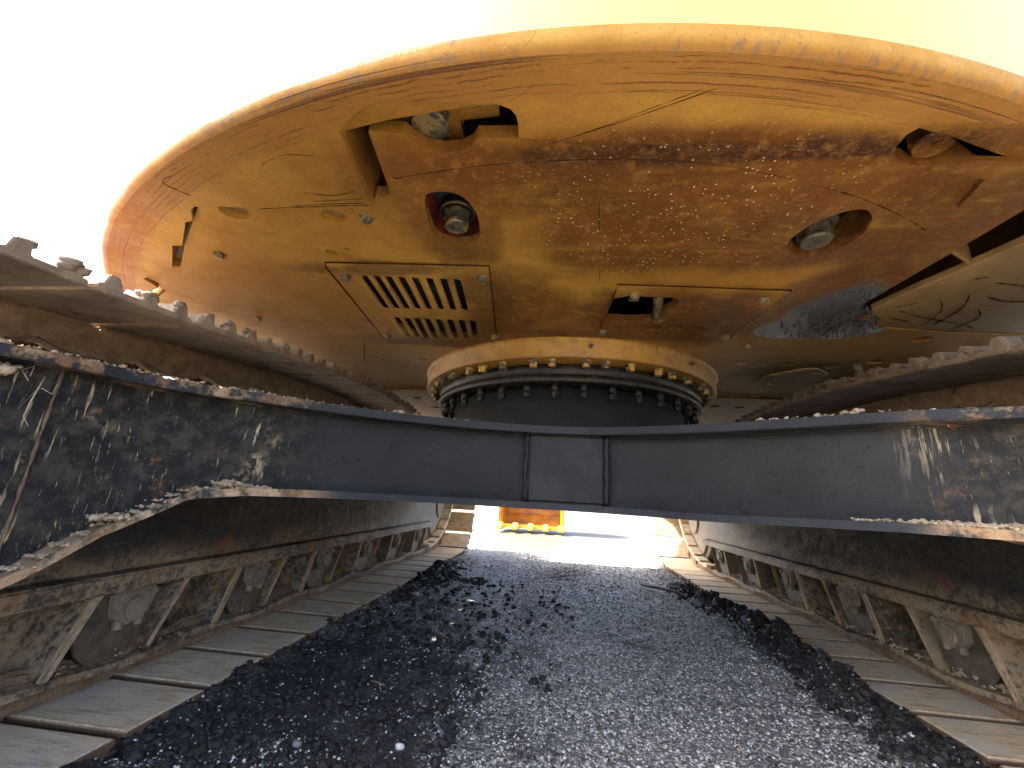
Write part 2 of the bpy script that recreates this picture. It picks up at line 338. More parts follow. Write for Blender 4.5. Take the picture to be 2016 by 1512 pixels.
M = dict(under=mat_underside('oil_stained_yellow_plate'), cw=mat_underside('scuffed_yellow_casting', True), side=mat_side(), ring=mat_ring(),
         black=mat_black(), race=mat_black('greasy_bearing_steel', (.008, .0075, .007), (.045, .034, .022), .32, .62),
         car=mat_carbody(), frame=mat_frame(), shoe=mat_shoe(), link=mat_link(),
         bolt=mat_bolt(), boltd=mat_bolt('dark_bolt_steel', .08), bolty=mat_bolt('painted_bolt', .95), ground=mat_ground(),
         clod=mat_simple('black_soil', (.012, .0115, .0115), (.036, .032, .029), 45, .75, .9, .006),
         mud=mat_simple('dried_mud', (.30, .215, .13), (.50, .40, .27), 40, .9, .8, .006),
         st1=mat_simple('dark_stone', (.055, .058, .064), (.11, .112, .116), 80, .6, .3), st2=mat_simple('grey_stone', (.16, .165, .17), (.27, .265, .26), 90, .6, .3),
         st3=mat_simple('pale_stone', (.55, .54, .50), (.78, .76, .70), 90, .5, .3), st4=mat_simple('tan_stone', (.36, .26, .17), (.50, .40, .28), 90, .6, .3),
         rust=mat_simple('rusty_weld', (.20, .12, .07), (.09, .06, .045), 30, .8, .8), rustred=mat_simple('rust_red_oily_paint', (.16, .025, .012), (.035, .012, .010), 20, .4, .3), rollr=mat_simple('worn_roller_steel', (.07, .055, .042), (.13, .10, .07), 30, .5, .3), block=mat_simple('dusty_cast_block', (.27, .21, .145), (.16, .125, .09), 24, .8, .35, .003), stiff=mat_simple('greyed_black_paint', (.012, .0122, .0130), (.024, .0235, .023), 9, .55, .5, .004, 0., .25), seam=mat_simple('grimy_seam', (.055, .026, .011), (.018, .011, .007), 40, .9, .4, .004, 0., .1), hose=mat_simple('stained_pipe', (.20, .14, .06), (.05, .04, .03), 40, .5, .4), edge=mat_simple('worn_dusty_lit_edge', (.42, .31, .19), (.26, .18, .11), 40, .8, .6), shoe2=mat_simple('mud_caked_shoe', (.27, .20, .135), (.165, .115, .078), 14, .85, 1.0, .008), flange=mat_flange(), topf=mat_flange(.485, 'scratched_top_flange'),
         bucket=mat_bucket(), tooth=mat_simple('yellow_tooth_paint', (.72, .42, .04), (.62, .33, .03), 9, .5, .2),
         dark=mat_simple('dark_interior_shade', (.010, .011, .014), (.02, .02, .022), 10, .7, .1), tape=mat_simple('light_steel', (.45, .43, .40), (.55, .53, .49), 60, .5, .3),  # dark: near-black colour standing in for shade inside the machine
         rubber=mat_simple('black_rubber', (.012, .012, .013), (.03, .03, .03), 20, .6, .2), root=mat_simple('dry_root', (.55, .45, .30), (.40, .31, .2), 60, .8, .3),
         white=mat_simple('white_panel_paint', (.78, .78, .76), (.70, .70, .69), 3, .5, .05), tank=mat_simple('pale_galvanised', (.42, .43, .44), (.5, .51, .52), 8, .4, .1, .005, .4),
         mudy=mat_simple('dusty_yellow_plate', (.22, .135, .052), (.30, .19, .072), 9, .5, .25))
gl = NT('tinted_glass'); M['glass'] = gl.done((.03, .035, .04), .05, 0, None, .8)

# ------------------------------------------------------------------ mesh kit
class MB:
    def __init__(s): s.bm = bmesh.new(); s.mi = 0
    def face(s, pts):
        f = s.bm.faces.new([s.bm.verts.new(p) for p in pts]); f.material_index = s.mi; return f
    def box(s, x0, x1, y0, y1, z0, z1):
        v = [s.bm.verts.new((x, y, z)) for z in (z0, z1) for y in (y0, y1) for x in (x0, x1)]
        for q in ((0, 2, 3, 1), (4, 5, 7, 6), (0, 1, 5, 4), (2, 6, 7, 3), (0, 4, 6, 2), (1, 3, 7, 5)):
            f = s.bm.faces.new([v[i] for i in q]); f.material_index = s.mi
        return s
    def prism(s, poly, a, b, axis='z'):
        """poly = list of 2-D points, extruded from a to b along axis"""
        def P(p, h): return {'z': (p[0], p[1], h), 'x': (h, p[0], p[1]), 'y': (p[0], h, p[1])}[axis]
        A = [s.bm.verts.new(P(p, a)) for p in poly]; B = [s.bm.verts.new(P(p, b)) for p in poly]; n = len(poly)
        for f in (A[::-1], B): s.bm.faces.new(f).material_index = s.mi
        for i in range(n): s.bm.faces.new((A[i], A[(i+1) % n], B[(i+1) % n], B[i])).material_index = s.mi
        return s
    def cyl(s, c, ax, r, h, n=24, r2=None):
        """cylinder or cone frustum from c along unit axis ax"""
        c = Vector(c); ax = Vector(ax).normalized(); u = ax.orthogonal().normalized(); v = ax.cross(u); r2 = r if r2 is None else r2
        A = [s.bm.verts.new(c + (u*math.cos(t)+v*math.sin(t))*r) for t in [2*math.pi*i/n for i in range(n)]]
        B = [s.bm.verts.new(c + ax*h + (u*math.cos(t)+v*math.sin(t))*r2) for t in [2*math.pi*i/n for i in range(n)]]
        for f in (A[::-1], B): s.bm.faces.new(f).material_index = s.mi
        for i in range(n):
            f = s.bm.faces.new((A[i], A[(i+1) % n], B[(i+1) % n], B[i])); f.material_index = s.mi; f.smooth = n > 8
        return s
    def lathe(s, prof, c=(0, 0), a0=0, a1=2*math.pi, n=96, smooth=True):
        """prof = (radius, z) list revolved about the vertical line through c"""
        full = abs(a1-a0-2*math.pi) < 1e-6; k = n if full else n+1; rows = []
        for i in range(k):
            t = a0+(a1-a0)*i/n
            rows.append([s.bm.verts.new((c[0]+r*math.sin(t), c[1]+r*math.cos(t), z)) for r, z in prof])
        for i in range(n):
            A, B = rows[i], rows[(i+1) % k]
            for j in range(len(prof)-1):
                f = s.bm.faces.new((A[j], A[j+1], B[j+1], B[j])); f.smooth = smooth; f.material_index = s.mi
        return s
    def plate(s, outline, holes, z0, z1, hole_z=None, wall_mi=None):
        """flat plate with real openings: bottom at z0, top at z1; hole walls rise to hole_z"""
        bm = s.bm; loops = [outline]+holes; top_edges = []
        for zz, flip in ((z0, 1), (z1, 0)):
            es = []; 
            for lp in loops:
                vs = [bm.verts.new((p[0], p[1], zz)) for p in lp]
                es += [bm.edges.new((vs[i], vs[(i+1) % len(vs)])) for i in range(len(vs))]
            r = bmesh.ops.triangle_fill(bm, edges=es, use_beauty=True)
            for f in r['geom']:
                if isinstance(f, bmesh.types.BMFace):
                    f.material_index = s.mi
                    if (f.normal.z > 0) == bool(flip): f.normal_flip()
        for k, lp in enumerate(loops):
            n = len(lp); zt = z1 if (k == 0 or hole_z is None) else hole_z
            A = [bm.verts.new((p[0], p[1], z0)) for p in lp]; B = [bm.verts.new((p[0], p[1], zt)) for p in lp]
            for i in range(n):
                f = bm.faces.new((A[i], A[(i+1) % n], B[(i+1) % n], B[i])); f.material_index = s.mi if (k == 0 or wall_mi is None) else wall_mi
        return s
    def tube(s, pts, r, n=10):
        pts = [Vector(p) for p in pts]; rings = []
        for i, p in enumerate(pts):
            d = (pts[min(i+1, len(pts)-1)]-pts[max(i-1, 0)]).normalized()
            u = d.cross(Vector((.31, .2, .93))).normalized(); v = d.cross(u)
            rr = r[i] if isinstance(r, (list, tuple)) else r
            rings.append([s.bm.verts.new(p+(u*math.cos(t)+v*math.sin(t))*rr) for t in [2*math.pi*k/n for k in range(n)]])
        for a, b in zip(rings, rings[1:]):
            for k in range(n):
                f = s.bm.faces.new((a[k], a[(k+1) % n], b[(k+1) % n], b[k])); f.smooth = True; f.material_index = s.mi
        for f in (rings[0][::-1], rings[-1]): s.bm.faces.new(f).material_index = s.mi
        return s
    def blob(s, c, r, seed=0, sq=(1, 1, 1), amp=.35, sub=2):
        from mathutils import noise
        res = bmesh.ops.create_icosphere(s.bm, subdivisions=sub, radius=1)
        for v in res['verts']:
            k = 1+amp*noise.fractal(v.co*1.7+Vector((seed*3.1, seed*1.7, seed)), .8, 2, 4)
            v.co = Vector(c)+Vector((v.co.x*sq[0], v.co.y*sq[1], v.co.z*sq[2]))*r*k
        for f in {f for v in res['verts'] for f in v.link_faces}: f.smooth = True; f.material_index = s.mi
        return s
    def bevel(s, w=.004, seg=2, ang=30):
        bmesh.ops.remove_doubles(s.bm, verts=s.bm.verts, dist=1e-5)
        es = [e for e in s.bm.edges if len(e.link_faces) == 2 and e.calc_face_angle(0) > R_(ang)]
        bmesh.ops.bevel(s.bm, geom=es, offset=w, segments=seg, affect='EDGES', clamp_overlap=True)
        return s
    def mesh(s, name, mats, recalc=True):
        if recalc: bmesh.ops.recalc_face_normals(s.bm, faces=s.bm.faces)
        me = bpy.data.meshes.new(name); s.bm.to_mesh(me); s.bm.free()
        for m in (mats if isinstance(mats, (list, tuple)) else [mats]): me.materials.append(m)
        return me
    def build(s, name, mats, parent=None, **kw):
        return put(name, s.mesh(name, mats), parent, **kw)

def put(name, me, parent=None, loc=None, rot=None, mw=None, **props):
    o = bpy.data.objects.new(name, me); SC.collection.objects.link(o)
    if parent is not None:
        o.parent = parent; o.matrix_parent_inverse = WORLD[parent.name].inverted()
    m = mw if mw is not None else (Matrix.Translation(loc or (0, 0, 0)) @ (rot.to_matrix().to_4x4() if rot is not None else Matrix.Identity(4)))
    WORLD[o.name] = m.copy()
    o.matrix_basis = m if parent is None else m
    for k, v in props.items(): o[k] = v
    return o
WORLD = {}

def mirror(me, name):
    """copy of a mesh mirrored across the machine's centre plane"""
    m2 = me.copy(); m2.name = name
    m2.transform(Matrix.Translation((.13, 0, 0)) @ Matrix.Scale(-1, 4, (1, 0, 0))); m2.flip_normals(); return m2

def curve_pts(P, n=5):
    """smooth open curve through 2-D or 3-D points"""
    P = [Vector(p) for p in P]; out = []
    for i in range(len(P)-1):
        p0, p1, p2, p3 = P[max(i-1, 0)], P[i], P[i+1], P[min(i+2, len(P)-1)]
        for k in range(n):
            t = k/n; out.append(.5*((2*p1)+(p2-p0)*t+(2*p0-5*p1+4*p2-p3)*t*t+(-p0+3*p1-3*p2+p3)*t**3))
    return [tuple(p) for p in out]+[tuple(P[-1])]
def circ(cx, cy, r, n=20, ry=None): return [(cx+r*math.cos(2*math.pi*i/n), cy+(ry or r)*math.sin(2*math.pi*i/n)) for i in range(n)]
def smooth_poly(pts, it=2, closed=True):
    for _ in range(it):
        out = []; n = len(pts)
        for i in range(n):
            a, b = pts[i], pts[(i+1) % n]
            out += [(.8*a[0]+.2*b[0], .8*a[1]+.2*b[1]), (.2*a[0]+.8*b[0], .2*a[1]+.8*b[1])]
        pts = out
    return pts

# ================================================================== GROUND
def vnoise(x, y, seed=0):
    xi = np.floor(x).astype(np.int64); yi = np.floor(y).astype(np.int64); xf = x-xi; yf = y-yi
    def h(a, b):
        v = (a*374761393+b*668265263+seed*982451653) & 0xffffffff; v = ((v ^ (v >> 13))*1274126177) & 0xffffffff
        return ((v ^ (v >> 16)) & 0xffff)/65535.0
    u = xf*xf*(3-2*xf); v = yf*yf*(3-2*yf)
    return (h(xi, yi)*(1-u)+h(xi+1, yi)*u)*(1-v)+(h(xi, yi+1)*(1-u)+h(xi+1, yi+1)*u)*v
def fbm(x, y, o=4, seed=0):
    s = 0; a = .5
    for k in range(o): s = s+a*vnoise(x*2**k+k*17.3, y*2**k+k*9.1, seed+k); a *= .5
    return s
def gheight(x, y):
    x = np.asarray(x, float); y = np.asarray(y, float)
    near = np.clip((5.2-y)/.6, 0, 1)*np.clip((2.4-np.abs(x))/.5, 0, 1)
    z = (fbm(x*2.2, y*2.2, 3)-.45)*.020
    rough = fbm(x*16, y*16, 4, 5)-.47
    soilL = np.clip((-.22-x)/.35, 0, 1)*np.clip((3.0-y)/1.2, .25, 1)*np.clip((y-.2)/.3, 0, 1)
    patch = np.clip((fbm(x*2.6+9, y*2.6, 3, 3)-.48)*7, 0, 1)
    z = z+rough*(.010+.034*soilL+.022*patch)
    # clumpy tread-shaped ridges on the left
    z = z+soilL*.020*np.maximum(0, np.sin((y+.35*x)*24+2.5*fbm(x*4, y*4, 2, 8)))*vnoise(x*5, y*5, 2)
    # bank of soil pushed up along the right track
    edge = 1.03+.05*np.sin(y*3.1)
    b = np.exp(-((x-edge)/.085)**2)*np.clip((y-1.0)/.5, 0, 1)*np.clip((3.9-y)/.8, 0, 1)
    z = z+b*(.052+rough*.16)
    b2 = np.exp(-((x+.90)/.07)**2-((y-3.35)/.40)**2); z = z+b2*(.06+rough*.15)
    b3 = np.exp(-((x+.955)/.05)**2)*np.clip((2.6-y)/.6, 0, 1); z = z+b3*(.020+rough*.06)
    # old tyre print
    tp = np.exp(-((x-.10-.25*(y-3.9))/.16)**2-((y-3.95)/.45)**2); z = z+tp*.012*np.sign(np.sin(y*62))*np.sign(np.sin(x*40+y*16)+.4)
    under = np.clip((np.abs(x-.065)-1.09)/.08, 0, 1)*np.clip((5.3-y)/.3, 0, 1)*np.clip((2.1-np.abs(x))/.1, 0, 1)
    z = z*(1-under)-.014*under
    return z*near + (1-near)*(fbm(x*.9, y*.9, 3, 4)-.45)*.03*np.clip(30/np.maximum(y, 30), 0, 1)
def graded(lo, hi, st, far_lo, far_hi):
    a = list(np.arange(lo, hi, st)); s = st
    up = [a[-1]]; 
    while up[-1] < far_hi: s *= 1.22; up.append(up[-1]+s)
    s = st; dn = [a[0]]
    while dn[-1] > far_lo: s *= 1.22; dn.append(dn[-1]-s)
    return np.array(dn[:0:-1]+a+up[1:])
gx = graded(-1.12, 1.25, .0105, -900, 900); gy = graded(.75, 5.3, .0125, -900, 1200)
X, Y = np.meshgrid(gx, gy); Z = gheight(X, Y)
nx, ny = len(gx), len(gy)
me = bpy.data.meshes.new('ground'); me.vertices.add(nx*ny)
me.vertices.foreach_set('co', np.stack([X, Y, Z], -1).astype(np.float32).ravel())
I = np.arange(nx*ny).reshape(ny, nx); q = np.stack([I[:-1, :-1], I[:-1, 1:], I[1:, 1:], I[1:, :-1]], -1).reshape(-1, 4)
me.loops.add(q.size); me.loops.foreach_set('vertex_index', q.ravel().astype(np.int32))
me.polygons.add(len(q)); me.polygons.foreach_set('loop_start', (np.arange(len(q))*4).astype(np.int32))
me.polygons.foreach_set('use_smooth', np.ones(len(q), bool))
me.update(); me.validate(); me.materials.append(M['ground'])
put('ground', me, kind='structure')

def scatter(name, pts, sizes, mats, base, kind='stuff', label='', mi=None, flat=.7, **kw):
    """many small lumps as one mesh: base = list of (verts, faces) shapes"""
    V = []; Fc = []; MI = []; off = 0
    for k, (p, r) in enumerate(zip(pts, sizes)):
        bv, bf = base[k % len(base)]
        a = rng.uniform(0, 6.28, 3); ca, sa = math.cos(a[0]), math.sin(a[0]); cb, sb = math.cos(a[1]), math.sin(a[1])
        Rm = np.array([[ca, -sa, 0], [sa, ca, 0], [0, 0, 1]]) @ np.array([[cb, 0, sb], [0, 1, 0], [-sb, 0, cb]])
        v = (bv*rng.uniform(.65, 1.15, 3)) @ Rm.T*r; v[:, 2] *= flat
        V.append(v+p); Fc.append(bf+off); off += len(bv); MI.append(np.full(len(bf), mi[k] if mi is not None else 0))
    V = np.concatenate(V); Fc = np.concatenate(Fc); MI = np.concatenate(MI)
    me = bpy.data.meshes.new(name); me.vertices.add(len(V)); me.vertices.foreach_set('co', V.astype(np.float32).ravel())
    me.loops.add(Fc.size); me.loops.foreach_set('vertex_index', Fc.ravel().astype(np.int32))
    me.polygons.add(len(Fc)); me.polygons.foreach_set('loop_start', (np.arange(len(Fc))*3).astype(np.int32))
    me.polygons.foreach_set('material_index', MI.astype(np.int32)); me.update()
    for m in mats: me.materials.append(m)
    o = put(name, me, **kw); o['kind'] = kind
    if label: o['label'] = label
    return o
def ico_shapes(sub, amp, count):
    from mathutils import noise
    out = []
    for k in range(count):
        bm = bmesh.new(); bmesh.ops.create_icosphere(bm, subdivisions=sub, radius=1)
        for v in bm.verts: v.co *= 1+amp*(noise.noise(v.co*1.8+Vector((k*7.3, 1, k)))+.5*noise.noise(v.co*4+Vector((k, k, 1))))
        bm.faces.ensure_lookup_table(); V = np.array([v.co[:] for v in bm.verts]); Fa = np.array([[v.index for v in f.verts] for f in bm.faces]); bm.free(); out.append((V, Fa))
    return out
ICO1 = ico_shapes(1, .5, 8); ICO2 = ico_shapes(2, .9, 10); ICO3 = ico_shapes(3, .9, 4)
# gravel stones: dense near the camera
N = 42000
yy = .95+4.6*rng.random(N)**1.7; xx = rng.uniform(-1.0, 1.08, N)
keep = (rng.random(N) < np.where(xx < -.3, .14+.7*np.clip(vnoise(xx*6, yy*6, 9)-.45, 0, 1)*2, 1)) & (xx < 1.02+.05*rng.random(N))
xx, yy = xx[keep], yy[keep]; n = len(xx); sz = .0016+.0022*rng.random(n)**2+.004*(rng.random(n) > .985)*rng.random(n)
sz *= (1+.22*np.clip(yy-1.2, 0, 3))
sz *= 1.3; mi = rng.choice(4, n, p=[.30, .30, .32, .08]); zz = gheight(xx, yy)+sz*.25
scatter('gravel', np.stack([xx, yy, zz], 1), sz, [M['st1'], M['st2'], M['st3'], M['st4']], ICO1, label='loose grey and white gravel lying between the two tracks', mi=mi)
# larger single pebbles
pb = [(.03, 1.86, .012, 3, 'tan pebble in the middle of the gravel strip'), (.19, 1.60, .010, 3, 'pinkish pebble nearer the camera than the tan one'), (-.36, 1.16, .012, 2, 'pale round pebble in the black soil on the left'),
      (.72, 1.28, .014, 2, 'largest pale flat stone on the right of the gravel'), (-.83, 2.66, .020, 3, 'oval tan stone leaning on the left track edge'), (-.60, 1.12, .013, 1, 'grey stone in the soil at the bottom left')]
for k, (x, y, r, c, lab) in enumerate(pb):
    b = MB(); b.blob((0, 0, 0), r, k, (1, .8, .65), .3, 2)
    put('pebble', b.mesh('pebble', M[('st1', 'st2', 'st3', 'st4')[c]]), loc=(x, y, float(gheight(x, y))+r*.35), category='pebble', group='pebbles standing out from the fine gravel', label=lab)
# black soil clods
def cl(n, fx, fy, smin, smax, pw=2.5):
    x = fx(n); y = fy(n); s = smin+(smax-smin)*rng.random(n)**pw; return x, y, s
parts = []
n = 4200; y = 1.05+2.65*rng.random(n)**1.15; x = 1.02+.05*np.sin(y*3.1)+rng.normal(0, .052, n); parts.append((x, y, .0035+.014*rng.random(n)**3.5))
n = 700; y = rng.normal(3.35, .3, n); x = -.89+rng.normal(0, .06, n)+.3*(y < 3.2)*rng.random(n)*0; parts.append((x, y, .005+.018*rng.random(n)**3))
n = 120; y = rng.normal(3.25, .05, n)+0; x = rng.uniform(-.88, -.5, n); parts.append((x, y, .006+.014*rng.random(n)**2))
n = 1900; y = 1.0+2.4*rng.random(n)**1.5; x = -.97+.75*rng.random(n)**1.3; parts.append((x, y, .003+.016*rng.random(n)**4))
n = 500; y = 1.0+2.6*rng.random(n); x = rng.uniform(-.4, .1, n); kp = vnoise(x*3, y*3, 6) > .6; parts.append((x[kp], y[kp], .004+.014*rng.random(kp.sum())**3))
x = np.concatenate([p[0] for p in parts]); y = np.concatenate([p[1] for p in parts]); s_ = np.concatenate([p[2] for p in parts])
scatter('soil_clods', np.stack([x, y, gheight(x, y)+s_*.25], 1), s_, [M['clod']], ICO2, label='black crumbly soil clods heaped along the inner track edges')

# ================================================================== EXCAVATOR
EX = put('excavator', None, loc=(.035, 2.315, 0), category='excavator', label='huge yellow crawler excavator seen from below between its tracks')
CWC = (0, 2.48)
# ---- hole outlines in the underside
slot1 = [(-.402, .554), (-.368, .528), (-.336, .509), (-.312, .500), (-.177, .510), (-.111, .517), (-.091, .526), (-.082, .540), (-.080, .557), (-.082, .5935), (-.158, .589), (-.171, .606), (-.194, .617), (-.232, .619), (-.261, .610), (-.278, .592), (-.292, .573), (-.354, .566), (-.372, .700), (-.377, .722), (-.388, .731), (-.400, .732), (-.412, .730), (-.421, .740)]
slot2 = smooth_poly([(-.306, .735), (-.285, .722), (-.240, .722), (-.212, .745), (-.196, .80), (-.205, .885), (-.225, .912), (-.275, .922), (-.315, .905), (-.325, .85)], 2)
slot3 = smooth_poly([(.548, .955), (.528, .915), (.545, .855), (.590, .812), (.630, .806), (.662, .838), (.680, .895), (.660, .965), (.610, .997)], 2)
slot4 = [(.563, .648), (.566, .615), (.590, .594), (.640, .592), (.760, .600), (.86, .62), (.86, .665), (.775, .66), (.70, .648), (.695, .668), (.665, .690), (.613, .690), (.580, .675)]
# ---- counterweight: cast crescent, thick, rounded lip
def arc(r, a0, a1, n): return [(CWC[0]+r*math.sin(t), CWC[1]-r*math.cos(t)) for t in [a0+(a1-a0)*i/n for i in range(n+1)]]
AL = R_(-48.5); AR = R_(52)
outer = arc(2.034, AL, AR, 72)
inner = [(1.30, 1.00), (1.02, .80), (.834, .72), (.814, .759), (.79, .798), (.769, .72), (.715, .705), (.660, .694), (.715, .671), (.793, .678), (.90, .69), (.90, .61), (.717, .597), (.59, .589), (.569, .594), (.558, .61), (.56, .637), (.57, .652), (.429, .637), (.254, .620), (.077, .602), (-.066, .586), (-.083, .584), (-.081, .557), (-.083, .540), (-.091, .527), (-.111, .518), (-.177, .511), (-.276, .503), (-.312, .501), (-.336, .510), (-.368, .529), (-.402, .555), (-.4285, .750),
         (-.641, .753), (-.783, .738), (-.855, .735), (-.875, .748), (-.905, .785), (-.93, .79), (-1.03, .885), (-1.06, .885), (-1.175, 1.00), (-1.25, 1.030), (-1.335, 1.058), (-1.345, 1.12)]
z_cw = 1.212
b = MB(); slot4cw = [(.566, .640), (.569, .615), (.592, .597), (.640, .595), (.760, .603), (.86, .625), (.86, .66), (.72, .648)]
b.plate(outer+inner, [], z_cw, z_cw+.16)
prof = [(2.034, z_cw), (2.041, z_cw+.0025), (2.046, z_cw+.0075), (2.0490, z_cw+.015), (2.050, z_cw+.030)]
prof2 = [(2.050, z_cw+.030), (2.056, 1.7), (2.052, 2.3), (2.04, 2.55), (1.97, 2.63), (1.2, 2.66)]
b.lathe(prof, CWC, math.pi+R_(-52), math.pi-AL, 120)
b.mi = 1; b.lathe(prof2, CWC, math.pi+R_(-60), math.pi+R_(60), 120)
b.mi = 0; b.lathe([(2.02, z_cw+.01), (2.02, z_cw+.16), (1.2, z_cw+.17)], CWC, math.pi+R_(-52), math.pi+R_(50), 60)
cwobj = b.build('counterweight', [M['cw'], M['side']], EX)
# raised end of the counterweight wing: bevelled nose plate beside slot
b = MB(); b.prism([(-.410, .566), (-.402, .572), (-.4215, .748), (-.4285, .748)], z_cw+.004, z_cw+.13); b.build('wing_lip', M['cw'], cwobj)

# ---- main underside plate
def lining(poly, z0, z1, mat, par, name='recess_lining'):
    b = MB(); n = len(poly)
    for i in range(n):
        a, c = poly[i], poly[(i+1) % n]; f = b.face([(a[0], a[1], z0), (c[0], c[1], z0), (c[0], c[1], z1), (a[0], a[1], z1)]); f.smooth = n > 12
    bmesh.ops.remove_doubles(b.bm, verts=b.bm.verts, dist=1e-5); return b.build(name, mat, par)
ap = [(.165, 1.117), (.653, 1.155), (.622, 1.513), (.139, 1.468)]
hole2 = [(.156, 1.200), (.20, 1.180), (.34, 1.190), (.362, 1.215), (.354, 1.284), (.332, 1.330), (.318, 1.378), (.24, 1.388), (.151, 1.374)]
grille_back = [(-.63, 1.03), (-.28, 1.05), (-.30, 1.565), (-.665, 1.565)]
hatch = [(.905, 1.252), (.925, .945), (.932, .80), (1.62, .90), (1.62, 1.475), (1.30, 1.455), (1.071, 1.416)]
front = 4.45
outline = [(-1.50, 1.60), (-1.52, 1.35), (-1.46, 1.22), (-1.36, 1.16), (-1.33, 1.10), (-1.36, 1.03)]+[(1.96*math.sin(t), 2.48-1.96*math.cos(t)) for t in [R_(-41+4*k) for k in range(28)]]+[(1.85, 1.75), (1.85, 2.437), (-1.50, 2.437)]
slitL = [(-.853, .742), (-.868, .742), (-.93, .785), (-1.06, .880), (-1.178, 1.000), (-1.157, 1.008), (-1.04, .900)]
rh = [(.792, 1.807), (.973, 1.817), (1.165, 1.84), (1.290, 1.765), (1.23, 2.067), (.981, 2.37), (1.093, 2.369), (1.196, 2.368), (1.274, 1.464+.05), (-.899, 1.825), (-.657, 1.842)]
lift = [(-.782, .768, .036, .030), (-.545, .794, .030, .024)]
small = [(-.633, .943, .017), (-.58, .927, .008), (-1.176+.2, 1.9, .01)]
hl = [[(-.352, .540), (-.29, .570), (-.24, .604), (-.18, .604), (-.09, .595), (-.05, .5), (-.35, .49)]]
hl = [[(p[0], p[1]) for p in slot1], slot2, slot3, slitL, hole2, hatch] 
hl += [smooth_poly([(-.64, 1.02), (-.27, 1.04), (-.295, 1.56), (-.66, 1.56)], 1)]
hl += [[(.548, .632), (.545, .60), (.57, .58), (.92, .59), (.92, .685), (.793, .678), (.715, .671), (.691, .685), (.660, .694), (.623, .688), (.591, .673), (.565, .655)]]
hl += [circ(x, y, .030, 16, .026) for x, y in rh] + [circ(x, y, rx, 16, ry) for x, y, rx, ry in lift] + [circ(x, y, r, 12) for x, y, r in small]
hl += [circ(.335, 1.421, .026, 14, .024), circ(.407, 1.416, .026, 14, .022), circ(.489, 1.430, .028, 14, .024)]
ZU = 1.222
b = MB(); b.plate(outline, hl, ZU, ZU+.028)
up = b.build('underside_plate', M['under'], EX)
b = MB(); rhol = [circ(x, y, .03, 16, .026) for x, y in ((-.95, 2.62), (.95, 2.60), (1.1, 2.62), (-1.1, 2.62), (.9, 2.9), (-.9, 2.9))]
b.plate([(-1.50, 2.445), (1.85, 2.445), (1.85, front), (-1.50, front)], rhol, ZU-.012, ZU+.02)
b.build('front_underside_plate', M['mudy'], EX)
# machinery bay behind the openings, coloured near-black for its shade (inner floor frames)
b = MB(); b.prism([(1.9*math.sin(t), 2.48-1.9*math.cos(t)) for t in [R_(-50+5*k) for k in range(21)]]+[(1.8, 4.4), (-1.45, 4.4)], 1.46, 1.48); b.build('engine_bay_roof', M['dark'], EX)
b = MB(); b.prism([(-.352, .545), (-.12, .55), (-.124, .600), (-.20, .606), (-.20, .66), (-.31, .66), (-.31, .598), (-.362, .592)], 1.282, 1.292); b.build('frame_rail', M['under'], EX)      # bar seen through the long slot
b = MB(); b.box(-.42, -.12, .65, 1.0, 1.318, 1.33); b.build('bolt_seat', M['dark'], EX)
b = MB(); b.prism([(.50, .80), (.64, .80), (.66, .88), (.60, 1.05), (.50, 1.05)], 1.300, 1.31); b.build('bolt_seat', M['mudy'], EX)
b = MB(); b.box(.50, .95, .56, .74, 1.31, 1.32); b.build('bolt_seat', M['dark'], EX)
b = MB(); b.prism([(.650, .600), (.655, .620), (.676, .640), (.740, .660), (.775, .672), (.92, .665), (.92, .60)], 1.238, 1.262); b.bevel(.003, 1); b.build('inner_ledge', M['mudy'], EX)
for x, y in ((-.782, .768), (-.545, .794)):
    b = MB(); b.cyl((x, y, ZU+.02), (0, 0, 1), .05, .03, 20); b.build('hole_backing', M['mudy'], up)

lining([(p[0]*1.0, p[1]) for p in slot2], ZU+.0285, 1.318, M['rustred'], up); lining(slot3, ZU+.0285, 1.30, M['under'], up)
def bolt_mesh(name, r, h, mat, washer=True, dome=True, n=6):
    b = MB(); zz = 0
    if washer: b.cyl((0, 0, -.18*r), (0, 0, 1), r*1.28, .18*r, 20); zz = -.18*r
    rr = r
    b.cyl((0, 0, zz-h*.8), (0, 0, 1), rr, h*.8, n)
    b.cyl((0, 0, zz-h), (0, 0, 1), rr*.80, h*.22, 18, rr*.93)
    return b.mesh(name, mat)
def mark(me, txt, r, z, rot=0):
    """raised lettering on a bolt head"""
    cu = bpy.data.curves.new('t', 'FONT'); cu.body = txt; cu.size = r; cu.align_x = 'CENTER'; cu.align_y = 'CENTER'; cu.extrude = .0012; cu.resolution_u = 3
    o = bpy.data.objects.new('t', cu); SC.collection.objects.link(o); dg = bpy.context.evaluated_depsgraph_get(); tm = bpy.data.meshes.new_from_object(o.evaluated_get(dg))
    bpy.data.objects.remove(o); bm = bmesh.new(); bm.from_mesh(me)
    tm.transform(Matrix.Translation((0, 0, z)) @ Matrix.Rotation(rot, 4, 'Z') @ Matrix.Rotation(math.pi, 4, 'X')); bm.from_mesh(tm); bm.to_mesh(me); bm.free(); return me
me1 = mark(bolt_mesh('large_bolt', .041, .050, M['bolt'], True), '10.9', .026, -.0590, R_(25)); o = put('large_bolt', me1, cwobj, loc=(-.254, .598, 1.318), label='large round-faced bolt with chipped yellow paint in the long slot')
